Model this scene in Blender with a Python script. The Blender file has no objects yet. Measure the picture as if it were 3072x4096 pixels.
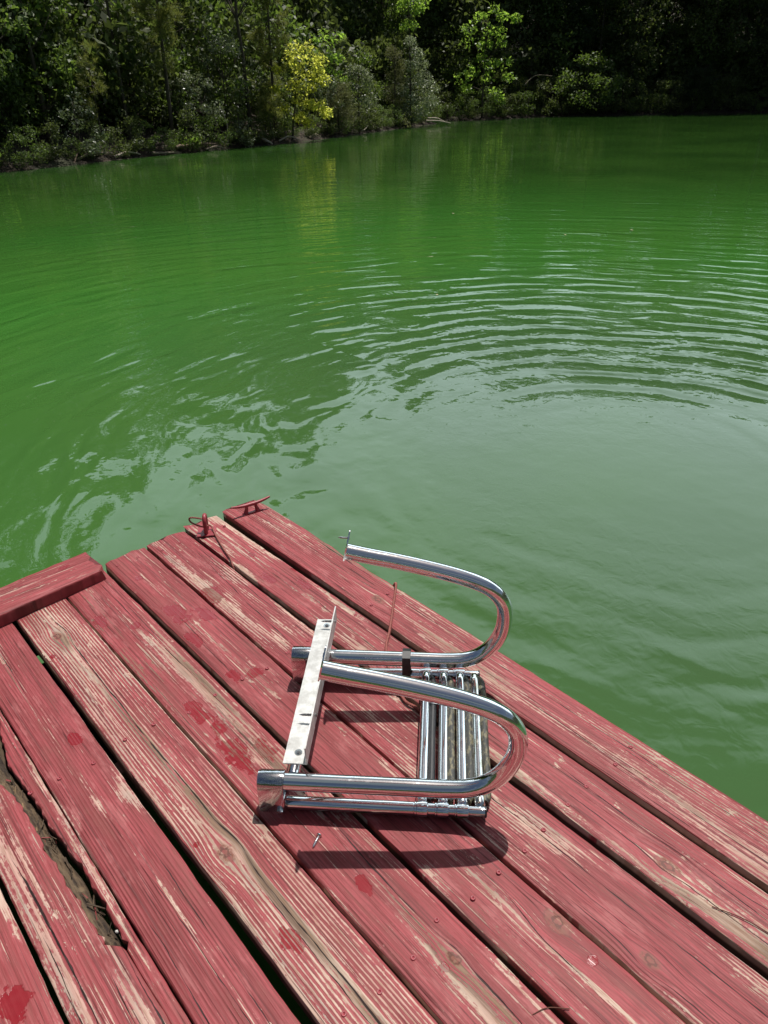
import bpy, bmesh, math, random
import numpy as np
from mathutils import Vector, Matrix

sc = bpy.context.scene
COL = sc.collection
R = math.radians

# ------------------------------------------------------------------ camera
CAM_H = 1.293
pitch, roll, yaw = R(29.93), R(-1.206), R(-48.74)
cy_, sy_, cp_, sp_ = math.cos(yaw), math.sin(yaw), math.cos(pitch), math.sin(pitch)
fw = Vector((sy_*cp_, cy_*cp_, -sp_))
rt0 = Vector((cy_, -sy_, 0)); up0 = rt0.cross(fw)
rt = rt0*math.cos(roll) + up0*math.sin(roll)
up = up0*math.cos(roll) - rt0*math.sin(roll)
cd = bpy.data.cameras.new('camera')
cam = bpy.data.objects.new('camera', cd); COL.objects.link(cam)
M = Matrix((rt, up, -fw)).transposed().to_4x4(); M.translation = (0, 0, CAM_H)
cam.matrix_world = M
cd.sensor_fit = 'VERTICAL'; cd.sensor_height = 36.0; cd.lens = 2950/4096*36.0
cd.clip_start = .05; cd.clip_end = 600
sc.camera = cam
# ------------------------------------------------------------------ sky and sun
CLOUD, ADDED_CLOUD = 4.5, 40.0
SUN_EL, SUN_AZ = R(71), R(111)          # azimuth counter-clockwise from +X
w = bpy.data.worlds.new('World'); sc.world = w; w.use_nodes = True
nt = w.node_tree; nt.nodes.clear()
sky = nt.nodes.new('ShaderNodeTexSky'); sky.sky_type = 'NISHITA'; sky.sun_disc = False
sky.sun_elevation = SUN_EL; sky.sun_rotation = math.pi/2 - SUN_AZ
sky.air_density = 1.0; sky.dust_density = 3.0; sky.ozone_density = 1.0
bg = nt.nodes.new('ShaderNodeBackground'); bg.inputs['Strength'].default_value = 0.05
ow = nt.nodes.new('ShaderNodeOutputWorld')
# unseen bright cloud bank ahead, added for the water's reflections, scattered cloud elsewhere
def wn(typ, op=None):
    n = nt.nodes.new(typ)
    if op: n.operation = op
    return n
tc = wn('ShaderNodeTexCoord'); sx = wn('ShaderNodeSeparateXYZ'); nt.links.new(tc.outputs['Generated'], sx.inputs[0])
def wm(op, a, b=None, c=None):
    n = wn('ShaderNodeMath', op)
    for i, v in enumerate((a, b, c)):
        if v is None: continue
        if isinstance(v, (int, float)): n.inputs[i].default_value = v
        else: nt.links.new(v, n.inputs[i])
    return n.outputs[0]
def ws(v, lo, hi, a=0., b=1.):
    n = wn('ShaderNodeMapRange'); n.interpolation_type = 'SMOOTHSTEP'; nt.links.new(v, n.inputs[0])
    for i, q in enumerate((lo, hi, a, b)): n.inputs[i+1].default_value = q
    return n.outputs[0]
zc = wm('MAXIMUM', sx.outputs[2], .06)
px_ = wm('DIVIDE', sx.outputs[0], zc); py_ = wm('DIVIDE', sx.outputs[1], zc)
cb = wn('ShaderNodeCombineXYZ'); nt.links.new(px_, cb.inputs[0]); nt.links.new(py_, cb.inputs[1])
cn = wn('ShaderNodeTexNoise'); nt.links.new(cb.outputs[0], cn.inputs['Vector']); cn.inputs['Scale'].default_value = 1.1; cn.inputs['Detail'].default_value = 5
fwd = wm('ADD', wm('MULTIPLY', sx.outputs[0], math.cos(R(128))), wm('MULTIPLY', sx.outputs[1], math.sin(R(128))))
bank = wm('MULTIPLY', ws(fwd, .25, .7), ws(sx.outputs[2], .74, .52))
cl = ws(wm('ADD', cn.outputs['Fac'], wm('MULTIPLY', bank, .30)), .50, .66)
cc = wn('ShaderNodeMix'); cc.data_type = 'RGBA'; nt.links.new(cl, cc.inputs[0])
sk = wn('ShaderNodeVectorMath', 'SCALE'); nt.links.new(sky.outputs[0], sk.inputs[0]); sk.inputs['Scale'].default_value = 1.0
nt.links.new(sk.outputs[0], cc.inputs[6])
cv = wn('ShaderNodeVectorMath', 'SCALE'); cv.inputs[0].default_value = (.82, .98, 1.06)
nt.links.new(wm('MULTIPLY_ADD', bank, ADDED_CLOUD-CLOUD, CLOUD), cv.inputs['Scale'])
nt.links.new(cv.outputs[0], cc.inputs[7])
nt.links.new(cc.outputs[2], bg.inputs[0]); nt.links.new(bg.outputs[0], ow.inputs[0])
sd = bpy.data.lights.new('sun', 'SUN'); sd.energy = 4.8; sd.angle = R(.53); sd.color = (1, .96, .9)
sun = bpy.data.objects.new('sun', sd); COL.objects.link(sun)
tow = Vector((math.cos(SUN_EL)*math.cos(SUN_AZ), math.cos(SUN_EL)*math.sin(SUN_AZ), math.sin(SUN_EL)))
sun.rotation_euler = (-tow).to_track_quat('-Z', 'Y').to_euler()
sun.location = tow*40
vs = sc.view_settings
vs.view_transform = 'Standard'; vs.look = 'None'; vs.exposure = 0; vs.gamma = 1
vs.use_curve_mapping = False
WATER_Z = -0.5

# ------------------------------------------------------------------ node helper
class NT:
    def __init__(s, name):
        s.mat = bpy.data.materials.new(name); s.mat.use_nodes = True
        s.t = s.mat.node_tree; s.t.nodes.clear()
        s.out = s.t.nodes.new('ShaderNodeOutputMaterial')
    def set(s, sock, v):
        if hasattr(v, 'is_linked') or isinstance(v, bpy.types.NodeSocket): s.t.links.new(v, sock)
        elif v is not None:
            if isinstance(v, (tuple, list)) and len(v) == 3 and sock.type == 'RGBA': v = (*v, 1)
            sock.default_value = v
    def node(s, typ, **kw):
        n = s.t.nodes.new(typ)
        for k, v in kw.items(): s.set(n.inputs[k], v)
        return n
    def m(s, op, a, b=None, c=None, clamp=False):
        n = s.t.nodes.new('ShaderNodeMath'); n.operation = op; n.use_clamp = clamp
        for i, v in enumerate((a, b, c)):
            if v is not None: s.set(n.inputs[i], v)
        return n.outputs[0]
    def add(s, a, b): return s.m('ADD', a, b)
    def sub(s, a, b): return s.m('SUBTRACT', a, b)
    def mul(s, a, b): return s.m('MULTIPLY', a, b)
    def mad(s, a, b, c): return s.m('MULTIPLY_ADD', a, b, c)
    def xyz(s, x=0., y=0., z=0.):
        n = s.t.nodes.new('ShaderNodeCombineXYZ')
        for i, v in enumerate((x, y, z)): s.set(n.inputs[i], v)
        return n.outputs[0]
    def noise(s, vec, scale=1., detail=2., rough=.5, dist=0.):
        n = s.t.nodes.new('ShaderNodeTexNoise')
        s.set(n.inputs['Vector'], vec); n.inputs['Scale'].default_value = scale
        n.inputs['Detail'].default_value = detail; n.inputs['Roughness'].default_value = rough
        n.inputs['Distortion'].default_value = dist
        return n.outputs['Fac']
    def sm(s, v, lo, hi, a=0., b=1., smooth=True):
        n = s.t.nodes.new('ShaderNodeMapRange'); n.interpolation_type = 'SMOOTHSTEP' if smooth else 'LINEAR'
        s.set(n.inputs[0], v)
        for i, q in enumerate((lo, hi, a, b)): s.set(n.inputs[i+1], q)
        return n.outputs[0]
    def mix(s, f, a, b, blend='MIX'):
        n = s.t.nodes.new('ShaderNodeMix'); n.data_type = 'RGBA'; n.blend_type = blend; n.clamp_factor = True
        s.set(n.inputs[0], f); s.set(n.inputs[6], a); s.set(n.inputs[7], b)
        return n.outputs[2]
    def coords(s, which='Object'):
        c = s.t.nodes.new('ShaderNodeTexCoord').outputs[which]
        p = s.t.nodes.new('ShaderNodeSeparateXYZ'); s.t.links.new(c, p.inputs[0])
        return c, p.outputs[0], p.outputs[1], p.outputs[2]
    def bump(s, h, dist=1., strength=1., normal=None):
        n = s.t.nodes.new('ShaderNodeBump'); s.set(n.inputs['Height'], h)
        n.inputs['Distance'].default_value = dist; n.inputs['Strength'].default_value = strength
        if normal is not None: s.set(n.inputs['Normal'], normal)
        return n.outputs[0]
    def princ(s, **kw):
        n = s.node('ShaderNodeBsdfPrincipled')
        for k, v in kw.items(): s.set(n.inputs[k.replace('_', ' ')], v)
        return n.outputs[0]
    def done(s, sh):
        s.t.links.new(sh, s.out.inputs[0]); return s.mat

def simple(name, col, rough=.5, metal=0., var=.0, scale=30., bump=0., spec=.5):
    t = NT(name); c, x, y, z = t.coords()
    n = t.noise(c, scale, 4, .6)
    f = t.sm(n, .3, .7, 0, 1, False)
    a = tuple(v*(1-var) for v in col); b = tuple(min(1, v*(1+var)) for v in col)
    kw = dict(Base_Color=t.mix(f, a, b), Roughness=t.mad(n, .15, rough-.075), Metallic=metal, Specular_IOR_Level=spec)
    if bump: kw['Normal'] = t.bump(n, bump)
    return t.done(t.princ(**kw))

# ------------------------------------------------------------------ object helpers
def tag(o, label=None, cat=None, group=None, kind=None):
    if label: o['label'] = label
    if cat: o['category'] = cat
    if group: o['group'] = group
    if kind: o['kind'] = kind
    return o
def empty(name, loc=(0, 0, 0), rz=0., parent=None):
    o = bpy.data.objects.new(name, None); COL.objects.link(o)
    o.location = loc; o.rotation_euler = (0, 0, rz); o.empty_display_size = .1
    if parent: o.parent = parent
    return o
def link_mesh(name, me, mat, parent=None, smooth=True):
    if isinstance(mat, (list, tuple)):
        for q in mat: me.materials.append(q)
    else: me.materials.append(mat)
    if smooth: me.polygons.foreach_set('use_smooth', [True]*len(me.polygons))
    o = bpy.data.objects.new(name, me); COL.objects.link(o)
    if parent: o.parent = parent
    return o
def from_bm(name, bm, mat, parent=None, smooth=True, sharp=None):
    bmesh.ops.recalc_face_normals(bm, faces=bm.faces)
    me = bpy.data.meshes.new(name); bm.to_mesh(me); bm.free()
    if sharp is not None: me.set_sharp_from_angle(angle=R(sharp)) if hasattr(me, 'set_sharp_from_angle') else None
    return link_mesh(name, me, mat, parent, smooth)
def quads_mesh(name, V):
    """V: (n,4,3) array -> mesh of n quads"""
    n = len(V); me = bpy.data.meshes.new(name)
    me.vertices.add(n*4); me.loops.add(n*4); me.polygons.add(n)
    me.vertices.foreach_set('co', np.ascontiguousarray(V, dtype=np.float32).ravel())
    me.loops.foreach_set('vertex_index', np.arange(n*4, dtype=np.int32))
    me.polygons.foreach_set('loop_start', np.arange(0, n*4, 4, dtype=np.int32))
    me.update(calc_edges=True)
    return me
def spline(pts, n):
    P = np.array(pts, float); k = len(P)
    Q = np.vstack([2*P[0]-P[1], P, 2*P[-1]-P[-2]])
    out = []
    for i in range(k-1):
        p0, p1, p2, p3 = Q[i:i+4]
        for t in np.linspace(0, 1, n, endpoint=False):
            out.append(.5*((2*p1)+(-p0+p2)*t+(2*p0-5*p1+4*p2-p3)*t*t+(-p0+3*p1-3*p2+p3)*t**3))
    out.append(P[-1]); return np.array(out)
def sweep(bm, pts, rad, seg=16, caps=True, sq=None):
    """tube along pts; rad scalar or list"""
    P = [Vector(p) for p in pts]; n = len(P)
    rad = [rad]*n if not hasattr(rad, '__len__') else rad
    T = [(P[min(i+1, n-1)]-P[max(i-1, 0)]) for i in range(n)]
    for i in range(n):
        T[i] = T[i].normalized() if T[i].length > 1e-9 else T[i-1]
    a = Vector((0, 0, 1)) if abs(T[0].z) < .9 else Vector((1, 0, 0))
    nv = (a - T[0]*a.dot(T[0])).normalized(); rings = []
    for i in range(n):
        if i:
            nv = nv - T[i]*nv.dot(T[i]); nv.normalize()
        b = T[i].cross(nv)
        rings.append([bm.verts.new(P[i] + (nv*math.cos(q)+b*math.sin(q))*rad[i]) for q in [2*math.pi*j/seg for j in range(seg)]])
    for r0, r1 in zip(rings[:-1], rings[1:]):
        for j in range(seg):
            bm.faces.new((r0[j], r0[(j+1) % seg], r1[(j+1) % seg], r1[j]))
    if caps:
        bm.faces.new(rings[0][::-1]); bm.faces.new(rings[-1])
    return rings
def tube(name, pts, rad, mat, parent=None, seg=16, sharp=40):
    bm = bmesh.new(); sweep(bm, pts, rad, seg)
    return from_bm(name, bm, mat, parent, True, sharp)
def box(bm, lo, hi, bev=0.):
    r = bmesh.ops.create_cube(bm, size=1.)
    vsx = r['verts']
    for v in vsx:
        v.co = Vector([(lo[i]+hi[i])/2 + v.co[i]*(hi[i]-lo[i]) for i in range(3)])
    if bev:
        es = list({e for v in vsx for e in v.link_edges})
        bmesh.ops.bevel(bm, geom=es, offset=bev, segments=2, affect='EDGES')
def boxo(name, lo, hi, mat, parent=None, bev=.001):
    bm = bmesh.new(); box(bm, lo, hi, bev)
    return from_bm(name, bm, mat, parent, False)

# ------------------------------------------------------------------ weathered painted wood
def wood(name, seed, yc, freq=150., bias=0., ring_amt=.3, knots=(), zones=(), dark=(), cracks=(), wets=(), tint=1., pink=0., mottle=1.3, axis='x'):
    t = NT(name); c, x, y, z = t.coords()
    if axis == 'y': x, y = y, x
    X = t.add(x, seed*3.17)
    wob = t.noise(t.xyz(t.mul(X, 1.2), t.mul(y, 7.), seed), 1, 2)
    y1 = t.mad(t.sub(wob, .5), .014, y)
    kmask = None
    for (xk, yk, rk) in knots:
        rk *= 1.25
        dx = t.sub(x, xk); dy = t.sub(y1, yk)
        q = t.add(t.m('POWER', t.m('DIVIDE', dx, rk*2.6), 2), t.m('POWER', t.m('DIVIDE', dy, rk*1.6), 2))
        e = t.m('POWER', 2.718, t.mul(q, -1))
        y1 = t.sub(y1, t.mul(t.mul(dy, e), .66))
        d = t.m('SQRT', t.add(t.m('POWER', t.mul(dx, .62), 2), t.m('POWER', dy, 2)))
        d = t.add(d, t.mul(t.sub(t.noise(c, 60, 2), .5), rk*.5))
        k = t.sm(d, rk*.55, rk*.95, 1, 0)
        rings = t.mul(k, t.sm(t.m('SINE', t.mad(t.noise(c, 90, 3), 9., t.mul(d, 520.))), .1, .9))
        kmask = (k, rings) if kmask is None else (t.m('MAXIMUM', kmask[0], k), t.m('MAXIMUM', kmask[1], rings))
    streak = t.noise(t.xyz(t.mul(X, 1.5), t.mul(y1, 150.), seed), 1, 4, .64)
    hair = t.noise(t.xyz(t.mul(X, 3.2), t.mul(y1, 280.), seed+9), 1, 3, .6)
    fine = t.noise(t.xyz(t.mul(X, 26.), t.mul(y1, 420.), seed+4), 1, 2)
    patch = t.noise(t.xyz(t.mul(X, 2.0), t.mul(y1, 13.), seed+5), 1, 3, .55)
    patch2 = t.noise(t.xyz(t.mul(X, 3.0), t.mul(y1, 22.), seed+15), 1, 3, .6)
    micro = t.noise(t.xyz(t.mul(X, 70.), t.mul(y, 150.), seed), 1, 3, .65)
    ph = t.mad(t.noise(t.xyz(t.mul(X, .9), t.mul(y1, 16.), seed+2), 1, 2), 14., t.mul(y1, freq*6.2832))
    ring = t.mad(t.m('SINE', ph), .5, .5)
    ring = t.m('POWER', ring, 1.6)
    val = t.mad(ring, ring_amt, bias)
    val = t.mad(t.sub(streak, .5), mottle, val)
    val = t.mad(t.sub(patch, .5), mottle*1.45, val)
    val = t.mad(t.sub(micro, .5), .75, val)
    dash = t.mul(t.sm(t.noise(t.xyz(t.mul(X, 5.5), t.mul(y1, 300.), seed+21), 1, 2, .5), .57, .66), t.sm(t.noise(t.xyz(t.mul(X, 2.5), t.mul(y, 20.), seed+8), 1, 2), .36, .58, .08, .55))
    val = t.add(val, dash)
    def gau(xz, yz, rx, ry):
        q = t.add(t.m('POWER', t.m('DIVIDE', t.sub(x, xz), rx), 2), t.m('POWER', t.m('DIVIDE', t.sub(y1, yz), ry), 2))
        return t.m('POWER', 2.718, t.mul(q, -1))
    for (xz, yz, rx, ry, am) in zones: val = t.mad(gau(xz, yz, rx, ry), am, val)
    flk = t.noise(t.xyz(t.mul(X, 17.), t.mul(y, 46.), seed+51), 1, 5, .68)
    val = t.mad(t.mul(t.sm(flk, .60, .64), t.sm(patch, .44, .57)), .38, val)
    if axis == 'x': val = t.mad(t.mul(t.sm(z, -.0004, -.0016), t.sm(patch2, .34, .50)), .8, val)
    bare = t.sm(val, .46, .54)
    # paint
    base = (.310*tint, .055*tint, .062*tint)
    dk = (.18*tint, .030*tint, .030*tint)
    lt = (.42, .150, .145)
    pc = t.mix(t.sm(patch2, .38, .62), base, tuple(.35*a+.65*b for a, b in zip(base, dk)))
    pc = t.mix(t.mul(t.sm(fine, .48, .68), .6), pc, dk)
    pc = t.mix(t.mul(t.sm(hair, .50, .60), .75), pc, dk)
    lines = t.noise(t.xyz(t.mul(X, 1.5), t.mul(y1, 230.), seed+41), 1, 2, .5)
    pc = t.mix(t.mul(t.sm(lines, .56, .64), .7), pc, tuple(.55*v for v in dk))
    blot = t.noise(t.xyz(t.mul(X, 7.), t.mul(y, 30.), seed+31), 1, 4, .7)
    pc = t.mix(t.mul(t.sm(blot, .52, .66), .4), pc, (.20, .06, .05))
    pc = t.mix(t.mul(t.sm(blot, .46, .34), .35), pc, lt)
    pc = t.mix(t.mul(t.sm(val, .30, .47), .4+pink), pc, lt)
    pc = t.mix(t.mul(t.sm(micro, .56, .72), .35), pc, dk)
    # bare wood
    wd = t.mix(t.sm(patch2, .38, .62), (.52, .385, .305), (.45, .265, .22))
    wd = t.mix(t.sm(t.noise(t.xyz(t.mul(X, 5.), t.mul(y1, 60.), seed+61), 1, 3, .6), .48, .66, 0., .75), wd, (.33, .26, .215))
    wd = t.mix(t.mul(t.sm(fine, .48, .66), .7), wd, (.30, .165, .115))
    dm = t.sm(patch, .56, .74)
    for (xz, yz, rx, ry, am) in dark: dm = t.m('MAXIMUM', dm, t.m('MINIMUM', t.mul(t.mul(gau(xz, yz, rx, ry), 1.9), t.sm(streak, .35, .5, am*.6, am)), 1.))
    wd = t.mix(t.mul(dm, .85), wd, t.mix(t.sm(hair, .4, .6), (.19, .118, .072), (.085, .052, .034)))
    colr = t.mix(bare, pc, wd)
    if kmask:
        kn = t.sm(t.noise(c, 110, 3, .7), .35, .6)
        colr = t.mix(t.mul(kmask[0], t.mad(kn, .6, .35)), colr, (.19, .070, .05))
        colr = t.mix(t.mul(kmask[1], .6), colr, (.06, .022, .016))
    # hairline checks
    hc = t.mul(t.sm(t.noise(t.xyz(t.mul(X, 4.2), t.mul(y1, 330.), seed+12), 1, 2, .5), .655, .70), t.sm(patch2, .40, .55))
    colr = t.mix(t.mul(hc, .85), colr, (.05, .014, .012))
    hgt = t.mad(ring, .0006, t.mul(bare, -.0005))
    hgt = t.mad(streak, .0014, hgt)
    hgt = t.mad(fine, .0004, hgt)
    hgt = t.mad(hc, -.0012, hgt)
    # long cracks
    for (x0, xe, y0, ye, wd_) in cracks:
        sl = (ye-y0)/(xe-x0)
        yl = t.mad(t.sub(x, x0), sl, y0)
        yl = t.mad(t.sub(t.noise(t.xyz(t.mul(X, 5.), y0*50, seed), 1, 4, .6), .5), .016, yl)
        d = t.m('ABSOLUTE', t.sub(y1, yl))
        wv = t.mul(t.sm(t.noise(t.xyz(t.mul(X, 13.), y0*70, 3.), 1, 3), .35, .68, .12, 1.), wd_*.72)
        wv = t.mul(wv, t.mul(t.sm(x, x0, x0+.08), t.sm(x, xe-.08, xe, 1, 0)))
        k = t.sm(t.m('DIVIDE', d, t.m('MAXIMUM', wv, .00001)), .6, 1.3, 1, 0)
        colr = t.mix(k, colr, (.02, .009, .008)); hgt = t.mad(k, -.0018, hgt)
    if axis == 'x':      # sawn edges darkened with depth: shade of the gaps put into the colour
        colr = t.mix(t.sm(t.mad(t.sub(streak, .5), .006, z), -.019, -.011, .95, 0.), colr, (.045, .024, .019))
    rough = t.mad(bare, .22, .56); rough = t.mad(fine, .1, rough)
    # wet splashes
    for (xz, yz, rx, ry) in wets:
        wn = t.noise(t.xyz(t.mul(x, 38.), t.mul(y, 38.), seed+xz), 1, 3, .6)
        q = t.m('SQRT', t.add(t.m('POWER', t.m('DIVIDE', t.sub(x, xz), rx), 2), t.m('POWER', t.m('DIVIDE', t.sub(y, yz), ry), 2)))
        q = t.mad(t.sub(wn, .5), 2.4, q)
        k = t.sm(q, .85, 1.0, 1, 0)
        wet = t.mix(bare, (.21, .012, .018), (.15, .05, .032))
        colr = t.mix(t.mul(k, t.sm(wn, .3, .6, .75, .96)), colr, wet); rough = t.mad(k, -.4, rough)
        hgt = t.mul(hgt, t.sub(1., t.mul(k, .6)))
    return t.done(t.princ(Base_Color=colr, Roughness=rough, Specular_IOR_Level=.35, Normal=t.bump(hgt, 1.0, .9)))

# ------------------------------------------------------------------ materials
def chrome(name, rough=.06, base=(.80, .81, .82), dirt=0.):
    t = NT(name); c, x, y, z = t.coords()
    n = t.noise(c, 45, 5, .65); n2 = t.noise(c, 260, 3, .6)
    r = t.mad(t.sm(n, .5, .72), .10, rough); r = t.mad(t.sm(n2, .6, .75), .12, r)
    col = t.mix(t.mul(t.sm(n2, .62, .75), .25), base, (.55, .56, .56))
    if dirt:
        d = t.sm(t.noise(t.xyz(t.mul(x, 90), t.mul(y, 22), z), 1, 4, .65), .5, .6)
        col = t.mix(t.mul(d, dirt), col, (.34, .28, .12))
    return t.done(t.princ(Base_Color=col, Metallic=1., Roughness=r, Normal=t.bump(n, .00025)))
M_chrome = chrome('polished_steel')
M_steel = chrome('dull_steel', .2, (.6, .6, .6))
M_screw = chrome('screw_steel', .25, (.5, .5, .5))
M_capblk = simple('black_rubber', (.018, .018, .02), .45, 0, .3, 60)
def algae_mat():
    t = NT('stained_rubber_tread'); c, x, y, z = t.coords()
    n = t.noise(t.xyz(t.mul(x, 130), t.mul(y, 45), t.mul(z, 60)), 1, 4, .65)
    f = t.sm(n, .48, .6)
    col = t.mix(t.mul(f, .6), (.035, .036, .032), (.24, .21, .12))
    return t.done(t.princ(Base_Color=col, Roughness=.6, Normal=t.bump(n, .002)))
M_tread = algae_mat()
def alu():
    t = NT('scuffed_aluminium'); c, x, y, z = t.coords()
    s = t.noise(t.xyz(t.mul(x, 900), t.mul(y, 25), t.mul(z, 600)), 1, 3)
    n = t.noise(c, 34, 5, .65)
    col = t.mix(t.sm(n, .35, .65), (.56, .56, .545), (.38, .375, .36))
    col = t.mix(t.mul(t.sm(t.noise(c, 55, 4, .7), .62, .68), .6), col, (.30, .27, .23))
    return t.done(t.princ(Base_Color=col, Metallic=.45, Roughness=t.mad(s, .2, .40), Normal=t.bump(t.add(s, n), .0004)))
M_alu = alu()
M_redmetal = simple('red_painted_metal', (.27, .035, .045), .42, 0, .28, 90, .0006)
def cable_mat():
    t = NT('rusty_red_cable'); c, x, y, z = t.coords('UV')
    return t
M_cable = simple('red_rusty_wire_rope', (.26, .075, .06), .6, .1, .4, 300, .001)
M_rot = None
def rot_mat():
    t = NT('rotten_brown_wood'); c, x, y, z = t.coords()
    n = t.noise(t.xyz(t.mul(x, 9), t.mul(y, 150), t.mul(z, 30)), 1, 5, .65)
    n2 = t.noise(c, 26, 4, .6)
    col = t.mix(t.sm(n, .35, .65), (.022, .013, .008), (.125, .082, .046))
    col = t.mix(t.mul(t.sm(n2, .54, .68), .5), col, (.22, .15, .085))
    return t.done(t.princ(Base_Color=col, Roughness=.85, Normal=t.bump(n, .006)))
M_rot = rot_mat()
M_joist = simple('old_timber', (.10, .055, .04), .8, 0, .3, 20, .004)
M_chip = simple('splintered_wood', (.26, .17, .09), .8, 0, .5, 60, .002)
M_chipred = simple('painted_splinter', (.26, .05, .05), .6, 0, .3, 60, .002)
M_needle = simple('dry_pine_needle', (.10, .035, .02), .7, 0, .3, 60)
M_grey = simple('pale_dropping', (.5, .48, .44), .8, 0, .3, 120)

# ------------------------------------------------------------------ the dock
rng = random.Random(7)
dock = empty('dock', (-1.0, .6, -.04))
tag(dock, 'weathered floating dock of peeling red painted boards over green water', 'dock')
def on_dock(o):
    o.parent = dock; o.matrix_parent_inverse = dock.matrix_world.inverted(); return o
bpy.context.view_layer.update()
dock_inv = Matrix.Translation((1.0, -.6, .04))
def on_dock(o):
    o.parent = dock; o.matrix_parent_inverse = dock_inv; return o

def jitter(n, amp, step, r):
    """smooth 1-D noise"""
    k = max(2, int(n/step)+2); v = np.array([r.gauss(0, amp) for _ in range(k)])
    return np.interp(np.arange(n), np.linspace(0, n-1, k), v)
def board_mesh(name, xs, y0, y1, ztop, r, thick=.038, end_rough=.004, edge=.0011, lip=.0016):
    """lumber along X: y0(x), y1(x) edge arrays, rounded arrises, ragged end"""
    n = len(xs); bm = bmesh.new(); rings = []
    e0 = jitter(n, edge*.5, 7, r) + jitter(n, edge*.35, 2, r); e1 = jitter(n, edge*.5, 7, r) + jitter(n, edge*.35, 2, r)
    zz = jitter(n, .0012, 25, r)
    m = 7; endj = [r.gauss(0, end_rough) for _ in range(m+8)]
    for i, X in enumerate(xs):
        a = y0[i]+e0[i]; b = y1[i]-e1[i]; z = ztop+zz[i]
        c0 = lip*(1+.5*math.sin(i*.7)*r.random()); c1 = lip*(1+.5*r.random())
        if b-a < 3*lip: c0 = c1 = (b-a)*.2
        prof = [(a, z-thick), (a, z-c0*1.1), (a+c0*.35, z-c0*.35), (a+c0, z)]
        for k in range(1, m): prof.append((a+c0+(b-c1-a-c0)*k/m, z+.0008*math.sin(math.pi*k/m)))
        prof += [(b-c1, z), (b-c1*.35, z-c1*.35), (b, z-c1*1.1), (b, z-thick)]
        ring = []
        for k, (yy, zc) in enumerate(prof):
            dx = (endj[k]+.004*math.sin(k*1.3)) if i == 0 else 0.
            ring.append(bm.verts.new((X+dx, yy, zc)))
        rings.append(ring)
    L = len(rings[0])
    for p, q in zip(rings[:-1], rings[1:]):
        for j in range(L):
            bm.faces.new((p[j], p[(j+1) % L], q[(j+1) % L], q[j]))
    bm.faces.new(rings[0]); bm.faces.new(rings[-1][::-1])
    return bm

XEND = 1.5
# gap centres: (Y at x=-1.7, Y at x=-.4, width far, width near)
GAPS = {0: (1.2077, 1.2077, 0, 0), 1: (1.0545, 1.0615, .024, .0165), 2: (.9115, .9138, .0142, .0190), 3: (.7595, .7505, .011, .0087),
        4: (.6106, .6100, .0155, .0144), 5: (.4600, .4580, .0061, .0075), 6: (.3073, .3030, .0146, .0230), 7: (.1650, .1645, .0035, .0030),
        8: (.0150, .0147, .0085, .0073), 9: (-.1360, -.1360, .008, .008), 10: (-.286, -.286, .012, .012), 11: (-.436, -.436, .012, .012), 12: (-.586, -.586, .012, .012)}
def gap_edge(k, X, side):
    a, b, w0, w1 = GAPS[k]; tt = np.clip((X+1.7)/1.3, -.3, 1.15)
    return a+(b-a)*tt + side*.5*(w0+(w1-w0)*tt)
ENDS = {1: -2.080, 2: -2.082, 3: -2.068, 4: -2.056, 5: -2.056, 6: -2.05, 7: -2.05, 8: -2.05, 9: -2.05, 10: -2.05, 11: -2.05, 12: -2.05}
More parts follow.
